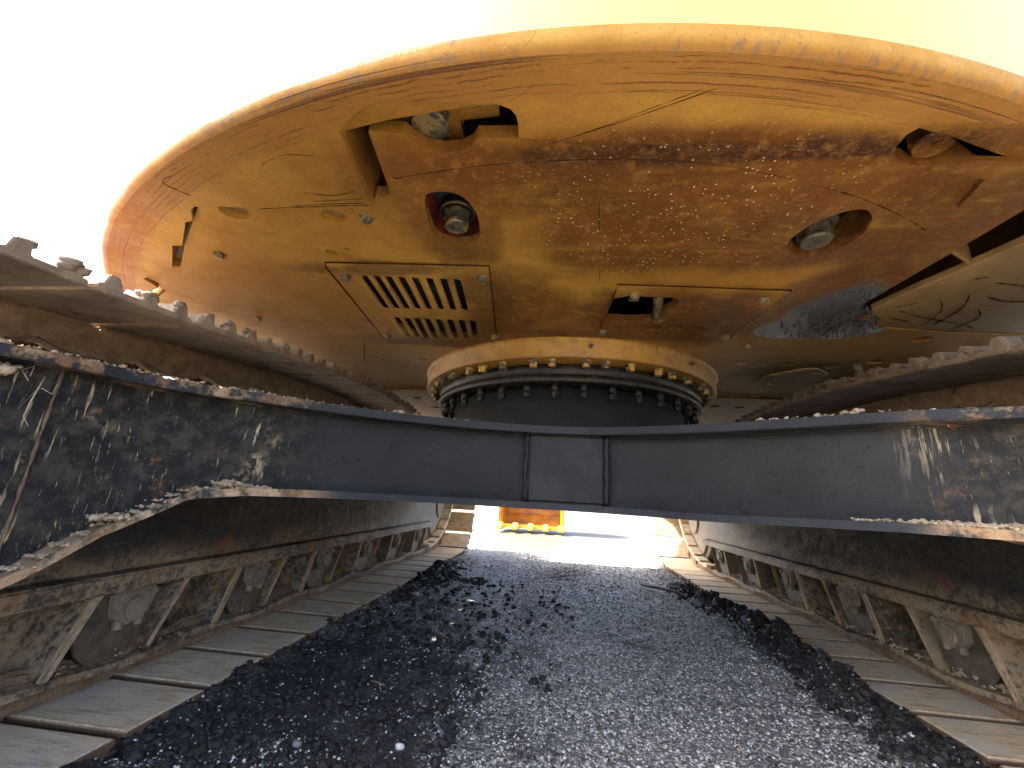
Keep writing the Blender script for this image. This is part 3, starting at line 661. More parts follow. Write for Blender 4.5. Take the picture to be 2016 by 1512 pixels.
# round collar the bolt sits in
b = MB(); b.cyl((-.254, .598, 1.296), (0, 0, 1), .062, .05, 28); b.build('bolt_boss', M['under'], cwobj)
me2 = mark(bolt_mesh('recessed_bolt', .0345, .040, M['bolt'], True), '8.8', .022, -.0470, R_(200)); put('large_bolt', me2, up, loc=(-.270, .880, 1.295), label='oily bolt in the round recess')
b = MB(); b.cyl((-.270, .880, 1.288), (0, 0, 1), .042, .04, 28); b.build('bolt_boss', M['black'], up)
me3 = mark(bolt_mesh('slot_bolt', .040, .050, M['boltd'], True), '10', .022, -.0580, R_(0)); put('large_bolt', me3, up, loc=(.612, .950, 1.296), label='grey hex bolt in the slanted slot')
me4 = mark(bolt_mesh('hatch_bolt', .037, .035, M['cw'], False), '10', .024, -.0355, R_(60)); put('large_bolt', me4, cwobj, loc=(.640, .655, 1.268), label='dusty hex bolt marked 10 in the right slot')
# ---- small bolts of the plate
sb = bolt_mesh('small_bolt', .0125, .012, M['bolt'])
for x, y in ((-.463, .795), (-.970, .942), (-1.176, 1.375), (.72, 1.60), (1.08, 2.16)):
    put('small_bolt', sb, up, loc=(x, y, ZU-.001))
# ---- vent cover with louvres
vc = [(-.672, .985), (-.205, 1.010), (-.262, 1.560), (-.738, 1.572)]
sl_top = [-.600, -.562, -.526, -.487, -.446, -.403, -.361, -.320]
holes = []; lou = []
for i, x in enumerate(sl_top):
    y0 = 1.046+.0036*i; y1 = 1.276+.0018*i; x1 = x-.022-.002*(i > 3)+(.0)
    holes.append([(x-.002, y0), (x+.021, y0+.004), (x1+.024, y1), (x1+.012, y1+.004), (x1+.003, y1-.002)]); lou.append((x, y0, x1, y1))
for i, x in enumerate(sl_top):
    y0 = 1.345+.003*i; y1 = 1.535+.002*i; xx_ = x-.012; x1 = xx_-.022
    holes.append([(xx_-.002, y0), (xx_+.021, y0+.004), (x1+.024, y1), (x1+.012, y1+.004), (x1+.003, y1-.002)]); lou.append((xx_, y0, x1, y1))
b = MB(); b.plate(vc, holes, ZU-.008, ZU-.001)
bb = MB(); bb.box(-.74, -.22, 1.0, 1.62, 1.275, 1.285); bb.build('vent_shade_sheet', M['dark'], EX)  # dark sheet added so the slots read as deep shade
vent = b.build('vent_cover', M['under'], EX, label='bolted vent cover with two rows of louvre slots')
for (x, y0, x1, y1) in lou:
    b = MB(); k = 8
    for i in range(k):
        t0, t1 = i/k, (i+1)/k
        def P(t, s): 
            hgt = math.sin(math.pi*min(1, max(0, t*.94+.03)))**.45
            return (x+(x1-x)*t-.003-s*.013, y0+(y1-y0)*t, ZU-.008-.0105*hgt*math.sin(s*math.pi*.5+.0)) if s < .999 else (x+(x1-x)*t+.004, y0+(y1-y0)*t, ZU-.008-.0135*hgt)
        # curved hood: rises from the plate on the left and ends in a lip over the slot
        pa = [(-.016, 0), (-.012, .0018), (-.007, .0034), (-.003, .004)]
        def Q(t, j):
            hg = math.sin(math.pi*min(.999, max(.001, t)))**.4
            return (x+(x1-x)*t+pa[j][0]+.003, y0+(y1-y0)*t, ZU-.0075-pa[j][1]*hg)
        for j in range(3):
            f = b.face([Q(t0, j), Q(t0, j+1), Q(t1, j+1), Q(t1, j)]); f.smooth = True
    bmesh.ops.remove_doubles(b.bm, verts=b.bm.verts, dist=1e-5)
    b.build('louver', M['under'], vent)
b = MB(); b.tube([(vc[3][0]-.002, vc[3][1], ZU-.005), (-.685, 1.005, ZU-.005), (vc[0][0], vc[0][1]-.003, ZU-.005), (vc[1][0]+.002, vc[1][1]-.003, ZU-.005), (vc[2][0]+.003, vc[2][1], ZU-.006)], .0022, 6); b.build('panel_seam', M['seam'], vent)
for x, y in ((-.645, 1.050), (-.232, 1.065), (-.262, 1.515), (-.705, 1.52)): put('small_bolt', sb, vent, loc=(x, y, ZU-.009))
# ---- access panel
holes = [hole2, circ(.335, 1.421, .024, 16, .022), circ(.407, 1.416, .024, 16, .020), circ(.489, 1.430, .027, 16, .022)]
b = MB(); b.plate(ap, holes, ZU-.007, ZU-.001); apo = b.build('access_panel', M['under'], EX, label='bolted access panel with a ragged cut-out showing hoses')
b = MB(); b.tube([(ap[0][0]-.004, ap[0][1]-.004, ZU-.004), (ap[1][0]+.002, ap[1][1]-.004, ZU-.004), (ap[2][0]+.003, ap[2][1], ZU-.005)], .0020, 6); b.build('panel_seam', M['seam'], apo)
for x, y in ((.219, 1.164), (.600, 1.195), (.155, 1.458), (.598, 1.490)): put('small_bolt', sb, apo, loc=(x, y, ZU-.008))
b = MB(); b.tube([(.318, 1.23, 1.36), (.322, 1.30, 1.29), (.330, 1.365, 1.215)], .017, 14); b.build('drain_hose', M['hose'], apo)
b = MB(); b.tube([(.228, 1.20, 1.36), (.232, 1.25, 1.30), (.236, 1.28, 1.262)], .015, 14); b.cyl((.236, 1.28, 1.266), (.1, .6, -.6), .019, .012, 16); b.build('drain_hose', M['bolt'], apo, label='short hose end with a steel collar')
b = MB(); b.box(.13, .25, 1.14, 1.24, 1.27, 1.33); b.build('pump_housing', M['mudy'], apo)
# ---- hatch on the right
b = MB(); b.prism([(.958, 1.288), (.985, 1.15), (1.018, 1.045), (1.048, .925), (1.075, .83), (1.60, .93), (1.75, 1.47), (1.30, 1.4545), (1.069, 1.4155)], ZU+.002, ZU+.022); b.bevel(.002, 1); hp = b.build('hatch_cover', M['mudy'], EX, label='tan scuffed hatch cover beside a dark gap')
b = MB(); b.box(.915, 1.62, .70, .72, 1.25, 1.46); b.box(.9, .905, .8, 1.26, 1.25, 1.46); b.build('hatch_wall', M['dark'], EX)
b = MB(); b.prism([(.945, .985), (1.03, 1.04), (1.025, 1.047), (.94, .992)], ZU+.012, ZU+.09); b.build('hatch_bracket', M['mudy'], EX)
for pts in (([(1.10, 1.22), (1.16, 1.30), (1.19, 1.41)]), ([(1.14, 1.18), (1.20, 1.28), (1.215, 1.41)]), ([(1.04, 1.29), (1.12, 1.33), (1.28, 1.385), (1.36, 1.42)]), ([(1.005, 1.27), (1.055, 1.235)]), ([(1.05, 1.345), (1.13, 1.37)]), ([(1.15, 1.12), (1.22, 1.135), (1.3, 1.16)]), ([(1.00, 1.33), (1.03, 1.36)]), ([(1.20, 1.20), (1.28, 1.23), (1.36, 1.22)]), ([(1.08, 1.10), (1.11, 1.09)]), ([(1.25, 1.28), (1.30, 1.34), (1.30, 1.42)])):
    b = MB(); 
    P3 = curve_pts([(p[0], p[1], ZU+.0020) for p in pts], 6); b.tube(P3, [.0004]+[random.uniform(.0006, .0030) for _ in P3[2:]]+[.0005], 5); b.build('scuff_mark', M['seam'], hp)
for pts, r, mt in (([(.99, .86, 1.33), (.97, 1.0, 1.30), (.955, 1.12, 1.32), (.94, 1.24, 1.36)], .014, 'rubber'), ([(1.03, .82, 1.36), (1.00, .95, 1.33), (.99, 1.05, 1.36)], .011, 'hose'),
                   ([(-.52, 1.05, 1.262), (-.40, 1.25, 1.258), (-.36, 1.5, 1.262)], .012, 'rubber'), ([(.17, 1.30, 1.34), (.26, 1.24, 1.31), (.36, 1.26, 1.33)], .012, 'rubber'), ([(.20, 1.36, 1.33), (.28, 1.31, 1.35), (.34, 1.22, 1.34)], .008, 'bolt')):
    b = MB(); b.tube(pts, r, 10); b.build('hydraulic_hose', M[mt], EX)
# ---- round cover plates on the right
b = MB(); b.prism([(.965, 2.05), (.965, 1.965), (1.06, 1.86), (1.12, 1.85), (1.20, 1.92), (1.215, 2.05), (1.06, 2.13), (1.0, 2.11)], ZU-.010, ZU-.001); b.bevel(.002, 1); cp = b.build('cover_plate', M['mudy'], EX)
for x, y in ((1.13, 1.885), (1.03, 2.09)): put('small_bolt', sb, cp, loc=(x, y, ZU-.011))
b = MB(); b.prism(arc_pts := [(1.33, 2.08), (1.36, 1.92), (1.45, 1.80), (1.60, 1.74), (1.8, 1.76), (1.8, 2.1)], ZU-.012, ZU-.001); b.bevel(.003, 1); cp = b.build('cover_plate', M['mudy'], EX)
for x, y in ((1.50, 1.81), (1.42, 2.02)): put('small_bolt', sb, cp, loc=(x, y, ZU-.013))
b = MB(); b.box(1.236, 1.262, 1.80, 1.812, ZU-.05, ZU); b.cyl((1.24, 1.806, ZU-.065), (0, 0, 1), .004, .02, 8); b.cyl((1.257, 1.806, ZU-.065), (0, 0, 1), .004, .02, 8); b.build('wire_clip', M['bolt'], EX)
# ---- oil drops hanging from the wet patch
pts = []; 
for _ in range(170):
    x = rng.normal(.93, .10); y = rng.normal(1.40, .09)
    if x < .90-.0 and y < 1.25: continue
    if not (.74 < x < 1.12 and 1.22 < y < 1.52): continue
    if x > .905 and y < 1.26+1.0*(x-.905): continue
    pts.append((x, y, ZU-.001))
pts += [(.925+.14*t+rng.normal(0, .003), 1.262+.15*t, ZU-.002) for t in np.linspace(0, 1, 22)]
pts += [(.655-.03*t, 1.16+.34*t, ZU-.009) for t in np.linspace(0, 1, 16)]
oil = NT('wet_oil'); M['oil'] = oil.done((.02, .02, .022), .06, 0, None, .8)
n = len(pts); scatter('oil_drops', np.array(pts), rng.uniform(.002, .0042, n), [M['oil']], ico_shapes(2, .0, 1), label='beads of wet oil', flat=1.2, parent=EX)
# ---- weld seam curved across the underside, grooves
def seam(name, pts, r, mat, par, z=ZU): b = MB(); q = curve_pts([(p[0], p[1], z) for p in pts], 8); b.tube(q, [r*random.uniform(.45, 1.1) for _ in q], 6); return b.build(name, mat, par)
seam('weld_seam', [(-.35, .680), (-.20, .658), (-.051, .649), (.129, .652), (.31, .678), (.504, .739), (.62, .785), (.741, .848), (.80, .885)], .0019, M['seam'], up, ZU+.0008)
seam('weld_seam', [(.109, 1.11), (.095, .95), (.078, .80), (.075, .72)], .0010, M['seam'], up, ZU+.0006)
seam('weld_seam', [(-.855, 1.62), (-1.0, 1.95), (-1.15, 2.42)], .002, M['seam'], up, ZU+.001)
for k, (pts, r) in enumerate([([(-.03, .600), (.10, .557), (.224, .510)], .0009), ([(.02, .585), (.13, .540), (.20, .512)], .0006), ([(-.56, .700), (-.50, .712), (-.445, .700)], .0011), ([(-.62, .742), (-.52, .738), (-.44, .738)], .0012),
        ([(-.70, .748), (-.60, .746), (-.50, .744), (-.433, .745)], .0014), ([(-.56, .728), (-.44, .725)], .0009), ([(-.82, .64), (-.86, .66), (-.83, .70)], .0010), ([(-.60, .62), (-.54, .60), (-.48, .605)], .0007)]):
    b = MB(); q = curve_pts([(x, y, z_cw-.0002) for x, y in pts], 7); b.tube(q, [.0003]+[r*random.uniform(.3, 1.1) for _ in q[2:]]+[.0004], 5); b.build('scuff_mark', M['seam'], cwobj)
# curved door edge at the far left
b = MB(); b.prism([(-1.62, 1.16), (-1.345, 1.06), (-1.33, 1.12), (-1.37, 1.17), (-1.47, 1.23), (-1.53, 1.32), (-1.53, 1.60), (-1.56, 1.60)], ZU+.05, ZU+.08); b.build('door_sill', M['mudy'], EX)
b = MB(); b.tube([(-1.335, 1.09, ZU+.02), (-1.37, 1.15, ZU+.015), (-1.47, 1.21, ZU+.008), (-1.53, 1.30, ZU+.004), (-1.52, 1.42, ZU)], .012, 8); b.build('door_edge', M['side'], EX)

# ---- swing bearing
SCn = (.035, 2.315)
b = MB(); b.lathe([(.60, 1.14), (.770, 1.14), (.775, 1.145), (.775, ZU-.012), (.779, ZU-.004), (.785, ZU)], SCn, n=128); ring = b.build('bearing_flange', M['ring'], EX, label='yellow flange of the swing bearing')
b = MB(); b.lathe([(.62, 1.135), (.700, 1.135), (.704, 1.130), (.704, 1.100), (.699, 1.097), (.699, 1.094), (.706, 1.091), (.706, 1.066), (.702, 1.062), (.62, 1.062)], SCn, n=128); race = b.build('bearing_race', M['race'], EX)
b = MB(); b.lathe([(.600, 1.14), (.612, 1.06), (.620, 1.02), (.628, .84)], SCn, n=128); b.build('bearing_pedestal', M['car'], EX)
b1 = MB(); b1.cyl((0, 0, -.008), (0, 0, 1), .020, .008, 16); b1.cyl((0, 0, -.028), (0, 0, 1), .0170, .021, 6); ub = b1.mesh('ring_bolt', M['bolty'])
b1 = MB(); b1.cyl((0, 0, -.036), (0, 0, 1), .0150, .036, 16); b1.cyl((0, 0, -.042), (0, 0, 1), .0175, .006, 16); b1.cyl((0, 0, -.056), (0, 0, 1), .0155, .015, 6); b1.cyl((0, 0, -.062), (0, 0, 1), .0085, .007, 10); lb = b1.mesh('race_bolt', M['black'])
for k in range(44):
    t = R_(k*360/44+3+(2.2 if k % 3 == 0 else 0)); put('ring_bolt', ub, ring, loc=(SCn[0]+.738*math.sin(t), SCn[1]-.738*math.cos(t), 1.140), rot=Matrix.Rotation(t, 3, 'Z').to_quaternion())
for k in range(36):
    t = R_(k*10-4.5); put('race_bolt', lb, race, loc=(SCn[0]+.672*math.sin(t), SCn[1]-.672*math.cos(t), 1.063), rot=Matrix.Rotation(t+.3*k, 3, 'Z').to_quaternion())
for t in (R_(6), R_(41)):
    b = MB(); b.cyl((0, 0, 0), (0, -1, 0), .006, .018, 8); b.cyl((0, -.01, 0), (0, -1, 0), .009, .008, 6)
    put('grease_nipple', b.mesh('grease_nipple', M['boltd']), ring, loc=(SCn[0]+.774*math.sin(t), SCn[1]-.774*math.cos(t), 1.185), rot=Matrix.Rotation(t, 3, 'Z').to_quaternion())

# ---- carbody: X frame
TP = [(-1.30, .42), (-1.06, .70), (-.99, .87), (-.90, .97), (-.80, 1.04), (-.62, 1.18), (-.389, 1.30), (-.17, 1.365), (.053, 1.385), (.24, 1.34), (.436, 1.245), (.568, 1.16), (.75, 1.03), (.90, .955), (1.30, .78)]
ZB = [.27, .355, .470, .552, .567, .570, .571, .570, .569, .568, .566, .570, .574, .573, .50]    # underside of the lower flange
def dense(P, Zs, n=6):
    out = []
    for i in range(len(P)-1):
        for k in range(n):
            t = k/n; p0 = P[max(i-1, 0)]; p1 = P[i]; p2 = P[i+1]; p3 = P[min(i+2, len(P)-1)]
            def cr(a, b_, c, d): return .5*((2*b_)+(c-a)*t+(2*a-5*b_+4*c-d)*t*t+(-a+3*b_-3*c+d)*t**3)
            out.append((cr(p0[0], p1[0], p2[0], p3[0]), cr(p0[1], p1[1], p2[1], p3[1]), Zs[i]+(Zs[i+1]-Zs[i])*t))
    out.append((*P[-1], Zs[-1])); return out
D = dense(TP, ZB)
def offs(D, d):
    out = []
    for i, p in enumerate(D):
        a = D[max(i-1, 0)]; c = D[min(i+1, len(D)-1)]; dx, dy = c[0]-a[0], c[1]-a[1]; L = math.hypot(dx, dy)
        out.append((p[0]-dy/L*d, p[1]+dx/L*d, p[2]))
    return out
BK = [(1.36, 1.55), (.9, 2.3), (1.36, 3.2), (1.36, 4.0), (.5, 3.3), (.053, 3.25), (-.4, 3.3), (-1.23, 4.0), (-1.23, 3.2), (-.8, 2.3), (-1.23, 1.45)]
CB = put('carbody', None, EX, loc=(.035, 2.315, .6), label='black welded X-shaped carbody carrying the swing bearing')
D2 = [p for p in D if -1.225 < p[0] < 1.355]
poly = [(p[0], p[1]) for p in D2]+BK
b = MB(); b.plate(poly, [], .815, .840); b.bevel(.0035, 2, 60); b.build('top_plate', M['topf'], CB)
# web, standing back from the flange edges
Wb = [p for p in offs(D, .068) if -1.225 < p[0] < 1.355]
b = MB()
for a, c in zip(Wb, Wb[1:]):
    f = b.face([(a[0], a[1], a[2]+.016), (c[0], c[1], c[2]+.016), (c[0], c[1], .816), (a[0], a[1], .816)]); f.smooth = True
bmesh.ops.remove_doubles(b.bm, verts=b.bm.verts, dist=1e-5)
b.build('front_web', M['car'], CB)
# lower flange as a bent strip following the web foot (front part) plus the flat belly
b = MB(); In = [p for p in offs(D, .16)]
for i in range(len(D)-1):
    if not (-1.24 < D[i][0] < 1.37 and -1.24 < D[i+1][0] < 1.37): continue
    p, q_, r_, s2 = D[i], D[i+1], In[i+1], In[i]
    zp, zq = p[2], q_[2]
    A = [b.bm.verts.new(v) for v in ((p[0], p[1], zp), (q_[0], q_[1], zq), (r_[0], r_[1], zq), (s2[0], s2[1], zp))]
    Bv = [b.bm.verts.new(v) for v in ((p[0], p[1], zp+.02), (q_[0], q_[1], zq+.02), (r_[0], r_[1], zq+.02), (s2[0], s2[1], zp+.02))]
    b.bm.faces.new(A[::-1]); b.bm.faces.new(Bv); b.bm.faces.new((A[0], A[1], Bv[1], Bv[0])); b.bm.faces.new((A[2], A[3], Bv[3], Bv[2]))
bmesh.ops.remove_doubles(b.bm, verts=b.bm.verts, dist=1e-5)
b.build('lower_flange', M['flange'], CB)
b = MB(); b.tube([(-1.091+.0012*math.sin(9*k), .766, .36+.46*k/30) for k in range(31)], [.0032+.0012*math.sin(5*k) for k in range(31)], 7); b.build('weld_bead', M['rust'], CB)
b = MB(); b.plate([(p[0], p[1]) for p in offs(D, .12) if -.80 < p[0] < 1.355]+BK[:-2]+[(-.8, 2.3)], [], .572, .586); b.build('belly_plate', M['car'], CB)
# boxed stiffener in the middle and its weld beads
b = MB(); b.box(-.100, .155, 1.412, 1.50, .589, .8155); b.bevel(.008, 3); b.build('stiffener_box', M['stiff'], CB)
for x in (-.106, .161):
    b = MB(); pts = [(x+random.uniform(-.0025, .0025), 1.416+random.uniform(-.002, .002), .592+.222*k/18) for k in range(19)]; b.tube(pts, [(.006 if x < 0 else .009)+random.uniform(-.002, .0035) for _ in pts], 8); b.build('weld_bead', M['car'], CB)
b = MB(); pts = [(p[0], p[1]-.003, .813) for p in Wb if -.9 < p[0] < 1.1]; b.tube(pts, [.004+random.uniform(-.001, .002) for _ in pts], 6); b.build('weld_bead', M['car'], CB)
# back webs of the X, seen only from lower down
b = MB(); bk = [(1.36, 4.0), (.5, 3.3), (.053, 3.25), (-.4, 3.3), (-1.23, 4.0)]
for a, c in zip(bk, bk[1:]): b.face([(a[0], a[1]-.05, .587), (c[0], c[1]-.05, .587), (c[0], c[1]-.05, .816), (a[0], a[1]-.05, .816)])
b.build('rear_web', M['car'], CB)

# ---- track frames (left built, right mirrored)
def frame_parts():
    out = []
    b = MB(); b.prism([(.30, .335), (4.22, .335), (4.22, .78), (3.9, .80), (.6, .80), (.30, .70)], -1.43, -1.25, 'x'); b.bevel(.006, 2); out.append(('frame_box', b, M['frame']))
    b = MB(); b.box(-1.45, -1.205, .30, 4.20, .285, .333); b.bevel(.006, 2); out.append(('frame_flange', b, M['frame']))
    b = MB()  # rail at the foot of the guards, slightly wavy
    pts = [(.25+.1*k) for k in range(41)]
    for y0, y1 in zip(pts, pts[1:]):
        z0 = .088+.009*math.cos((y0-1.5)*2*math.pi/.52); z1 = .088+.009*math.cos((y1-1.5)*2*math.pi/.52)
        A = [b.bm.verts.new(v) for v in ((-1.205, y0, z0), (-1.205, y1, z1), (-1.245, y1, z1+.004), (-1.245, y0, z0+.004))]; B_ = [b.bm.verts.new(v.co+Vector((0, 0, .018))) for v in A]
        for f in (A, B_[::-1], (A[0], A[1], B_[1], B_[0]), (A[2], A[3], B_[3], B_[2])): b.bm.faces.new(f)
    bmesh.ops.remove_doubles(b.bm, verts=b.bm.verts, dist=1e-5); out.append(('guard_rail', b, M['frame']))
    b = MB(); b.box(-1.475, -1.455, .25, 4.15, .06, .284); out.append(('light_block_plate', b, M['frame']))  # plate added to block light leaking through the guard pockets
    return out
def gusset(top, bot, flip):
    """leaning guard web: broad face across the machine with a folded outer edge and rounded head"""
    b = MB(); th = .012
    for (x0, x1, off) in ((-1.37, -1.212, 0),):
        P = [(top, .286), (top+th, .286), (bot+th, .104), (bot, .104)]
        b.prism(P, x0, x1, 'x')
    b.mi = 1  # folded edge: dust colour, painted paler to look lit
    e = .018 if flip else -.018
    b.prism([(top-.004, .288), (top+.020*(1 if flip else -1), .288), (top+.010*(1 if flip else -1), .272), (bot+th*.5+.008*(1 if flip else -1), .112), (bot-.004, .112)], -1.216, -1.202, 'x')
    b.bevel(.002, 1); return b
def filler(a_top, a_bot, b_top, b_bot):
    b = MB(); b.prism([(a_top+.006, .284), (b_top+.006, .284), (b_bot+.006, .10), (a_bot+.006, .10)], -1.345, -1.335, 'x'); return b
def roller():
    b = MB(); ax = (-1, 0, 0)
    b.cyl((-1.245, 0, .195), ax, .095, .05, 32); b.cyl((-1.232, 0, .195), ax, .102, .018, 32); b.cyl((-1.295, 0, .195), ax, .075, .13, 28)
    return b
def bearing_block():
    b = MB(); b.prism([(-.065, .284), (.062, .284), (.058, .238), (.044, .214), (.030, .200), (.014, .196), (-.018, .190), (-.036, .204), (-.058, .222)], -1.232, -1.205, 'x'); b.bevel(.005, 2)
    b.cyl((-1.206, 0, .234), (1, 0, 0), .032, .010, 24); b.cyl((-1.200, 0, .234), (1, 0, 0), .020, .006, 20)
    for y in (-.045, .045): b.cyl((-1.206, y, .270), (1, 0, 0), .011, .008, 6)
    for y in (-.03, .03): b.cyl((-1.216, y, .184), (0, 0, 1), .012, .022, 6)
    return b
def end_guard():
    """curved strip that follows the chain round the far wheel"""
    b = MB(); pts = [(4.02, .110), (4.20, .125), (4.36, .160), (4.52, .225), (4.66, .32), (4.76, .43), (4.80, .55), (4.80, .80)]
    for (a, c) in zip(pts, pts[1:]):
        b.prism([a, c, (c[0]-.03, c[1]+.012), (a[0]-.02, a[1]+.028)], -1.245, -1.165, 'x')
    return b
def idler():
    b = MB(); b.cyl((-1.28, 0, 0), (-1, 0, 0), .40, .11, 48); b.cyl((-1.255, 0, 0), (-1, 0, 0), .355, .16, 48); b.cyl((-1.235, 0, 0), (-1, 0, 0), .13, .20, 32); return b

def track_path():
    P = []; Rr = .45; y0, y1 = .08, 4.55; zc = .49
    def top(y): return .94+.170*math.sin(math.pi*(y-y0)/(y1-y0))**2 if True else 0
    for k in range(200): P.append((y0+(y1-y0)*k/200, .04))
    for k in range(60): t = -math.pi/2+math.pi*k/60; P.append((y1+Rr*math.cos(t), zc+Rr*math.sin(t)))
    for k in range(200): y = y1-(y1-y0)*k/200; P.append((y, top(y)))
    for k in range(60): t = math.pi/2+math.pi*k/60; P.append((y0+Rr*math.cos(t), zc+Rr*math.sin(t)))
    return P
PATH = track_path()
cum = [0]
for a, c in zip(PATH, PATH[1:]+PATH[:1]): cum.append(cum[-1]+math.hypot(c[0]-a[0], c[1]-a[1]))
def at_s(s):
    s %= cum[-1]
    i = int(np.searchsorted(cum, s, side='right'))-1; i = min(i, len(PATH)-1)
    a = PATH[i]; c = PATH[(i+1) % len(PATH)]; t = (s-cum[i])/max(1e-9, cum[i+1]-cum[i])
    return a[0]+(c[0]-a[0])*t, a[1]+(c[1]-a[1])*t
NSH = 48; PITCH = cum[-1]/NSH
# shoe: origin on the inner face, local z inward; cross-section in y-z
def shoe_mesh(vv):
    b = MB(); h = PITCH/2
    sec = [(-h+.008, -.004), (-h+.011, .0), (h-.024, .0), (h-.014, -.004), (h-.008, -.012), (h-.010, -.022), (h-.018, -.020), (h-.030, -.045), (h-.050, -.046), (h-.058, -.016),
           (.020, -.016), (.012, -.042), (-.010, -.042), (-.018, -.016), (-h+.062, -.016), (-h+.050, -.046), (-h+.030, -.046), (-h+.022, -.014), (-h+.012, -.016)]
    sec = [(p[0]+(random.uniform(-.004, .004) if p[1] < -.03 else 0), p[1]+(random.uniform(-.005, .004) if p[1] < -.03 else 0)) for p in sec]
    b.prism(sec, -.375, .375, 'x'); b.bevel(.0045, 3, 40)
    for k in range(9):
        y = random.choice([(-h+.040), 0., h-.040])+random.uniform(-.018, .018)
        for sx in (-1, 1): b.blob((sx*(.372-random.random()*.02), y, -.030+random.uniform(-.012, .008)), random.uniform(.007, .015), k+vv*11, (1, 1.3, .9), .5, 1)
    return b.mesh('track_shoe', M['shoe'])
shoes = [shoe_mesh(v) for v in range(5)]
shoes2 = []
for m_ in shoes:
    c_ = m_.copy(); c_.name = 'muddy_track_shoe'; c_.materials[0] = M['shoe2']; shoes2.append(c_)
def link_mesh():
    b = MB(); sec = [(-.150, .018), (-.158, .055), (-.135, .095), (-.085, .105), (-.040, .092), (0, .078), (.040, .092), (.085, .105), (.130, .097), (.150, .06), (.122, .001), (-.120, .001)]
    for x0 in (-.085, .050): b.prism(sec, x0, x0+.035, 'x')
    b.bevel(.010, 2, 25)
    b.cyl((-.10, .118, .055), (1, 0, 0), .024, .20, 16)
    for x in (-.05, .05):
        for y in (-.05, .05): b.cyl((x, y, 0), (0, 0, 1), .016, .018, 6)
    return b.mesh('track_link', M['link'])
link = link_mesh()

LABS = (('left', 'dusty left crawler track of steel shoes'), ('right', 'right crawler track with a bank of black soil against it'))
for side in (0, 1):
    sg = (lambda me, nm: me) if side == 0 else mirror
    FR = put('track_frame', None, EX, loc=((-1.335, 2.3, .5) if side == 0 else (1.465, 2.3, .5)), label=('left' if side == 0 else 'right')+' track frame, black and dusty, with rollers under it')
    for nm, b, mt in frame_parts(): put(nm, sg(b.mesh(nm, mt), nm), FR)
    for k in range(-2, 6):
        for (tt, bb, fl) in ((1.385, 1.290, 0), (1.610, 1.535, 1)):
            tt += .52*k; bb += .52*k
            if tt < .35 or tt > 4.05: continue
            me = gusset(tt, bb, fl).mesh('guard_gusset', [M['frame'], M['edge']]); put('guard_gusset', sg(me, 'guard_gusset'), FR)
        if .5 < 1.385+.52*k < 4:
            me = filler(1.385+.52*k, 1.29+.52*k, 1.61+.52*k, 1.535+.52*k).mesh('guard_pocket', M['frame']); put('guard_pocket', sg(me, 'guard_pocket'), FR)
        yr = 1.19+.52*k
        if .4 < yr < 4.1:
            me = roller().mesh('track_roller', M['rollr']); me.transform(Matrix.Translation((0, yr, 0))); put('track_roller', sg(me, 'track_roller'), FR)
            me = bearing_block().mesh('roller_block', M['block']); me.transform(Matrix.Translation((0, yr+.02, 0))); put('roller_block', sg(me, 'roller_block'), FR)
    me = end_guard().mesh('end_guard', M['shoe']); put('end_guard', sg(me, 'end_guard'), FR)
    for yc in (.08, 4.55):
        me = idler().mesh('idler_wheel', M['frame']); me.transform(Matrix.Translation((0, yc, .49))); put('idler_wheel', sg(me, 'idler_wheel'), FR)
    for yc in (1.5, 3.2):
        b = MB(); b.cyl((-1.26, yc, .90), (-1, 0, 0), .06, .15, 24); b.box(-1.36, -1.30, yc-.05, yc+.05, .78, .88); put('carrier_roller', sg(b.mesh('carrier_roller', M['link']), 'carrier_roller'), FR)
    TR = put('crawler_track', None, EX, loc=((-1.335, 2.3, 0) if side == 0 else (1.465, 2.3, 0)), label=LABS[side][1])
    xc = -1.335 if side == 0 else 1.465
    ph = (1.138-.08) if side == 0 else (1.482-.08)
    for k in range(NSH):
        s0 = ph+k*PITCH; ya, za = at_s(s0-.06); yb, zb = at_s(s0+.06); yc, zc = at_s(s0)
        t = Vector((0, yb-ya, zb-za)).normalized(); up_ = Vector((0, -t.z, t.y)); xa = t.cross(up_)
        R3 = Matrix((xa, t, up_)).transposed()
        jx = random.uniform(-.003, .003)
        Mw = Matrix.Translation((xc+jx, yc, zc)) @ R3.to_4x4() @ Matrix.Rotation(random.uniform(-.004, .004), 4, 'X')
        put('track_shoe', (shoes2 if zc > .80 and yc < 4.6 else shoes)[(k*7+side) % 5], TR, mw=Mw)
        put('track_link', link, TR, mw=Matrix.Translation((xc, yc, zc)) @ R3.to_4x4())

# ---- upper structure above the deck: housing, cab, boom foot
b = MB(); b.prism([(-1.50, 1.6), (-1.50, 3.0), (-.55, 3.0), (-.55, 4.45), (.55, 4.45), (.55, 4.0), (1.85, 4.0), (1.85, 1.6), (1.6, 1.3), (-1.3, 1.3)], 1.49, 2.55); b.bevel(.03, 2); hs = b.build('engine_housing', M['side'], EX)
b = MB(); b.box(-1.50, -.58, 3.05, 4.42, 1.30, 2.75); b.bevel(.05, 3); cab = b.build('cab', M['side'], EX)
for (x0, x1, y0, y1, z0, z1) in ((-1.515, -1.502, 3.2, 3.7, 1.7, 2.6), (-1.515, -1.502, 3.78, 4.3, 1.7, 2.6), (-1.4, -.68, 4.422, 4.435, 1.5, 2.65)):
    b = MB(); b.box(x0, x1, y0, y1, z0, z1); b.build('cab_window', M['glass'], cab)
b = MB(); b.prism([(4.1, 1.4), (4.55, 1.35), (5.6, 3.4), (7.2, 4.6), (9.0, 4.3), (9.0, 4.7), (7.2, 5.2), (5.2, 4.0), (4.1, 2.2)], -.28, .32, 'x'); b.bevel(.03, 2); b.build('boom', M['side'], EX)
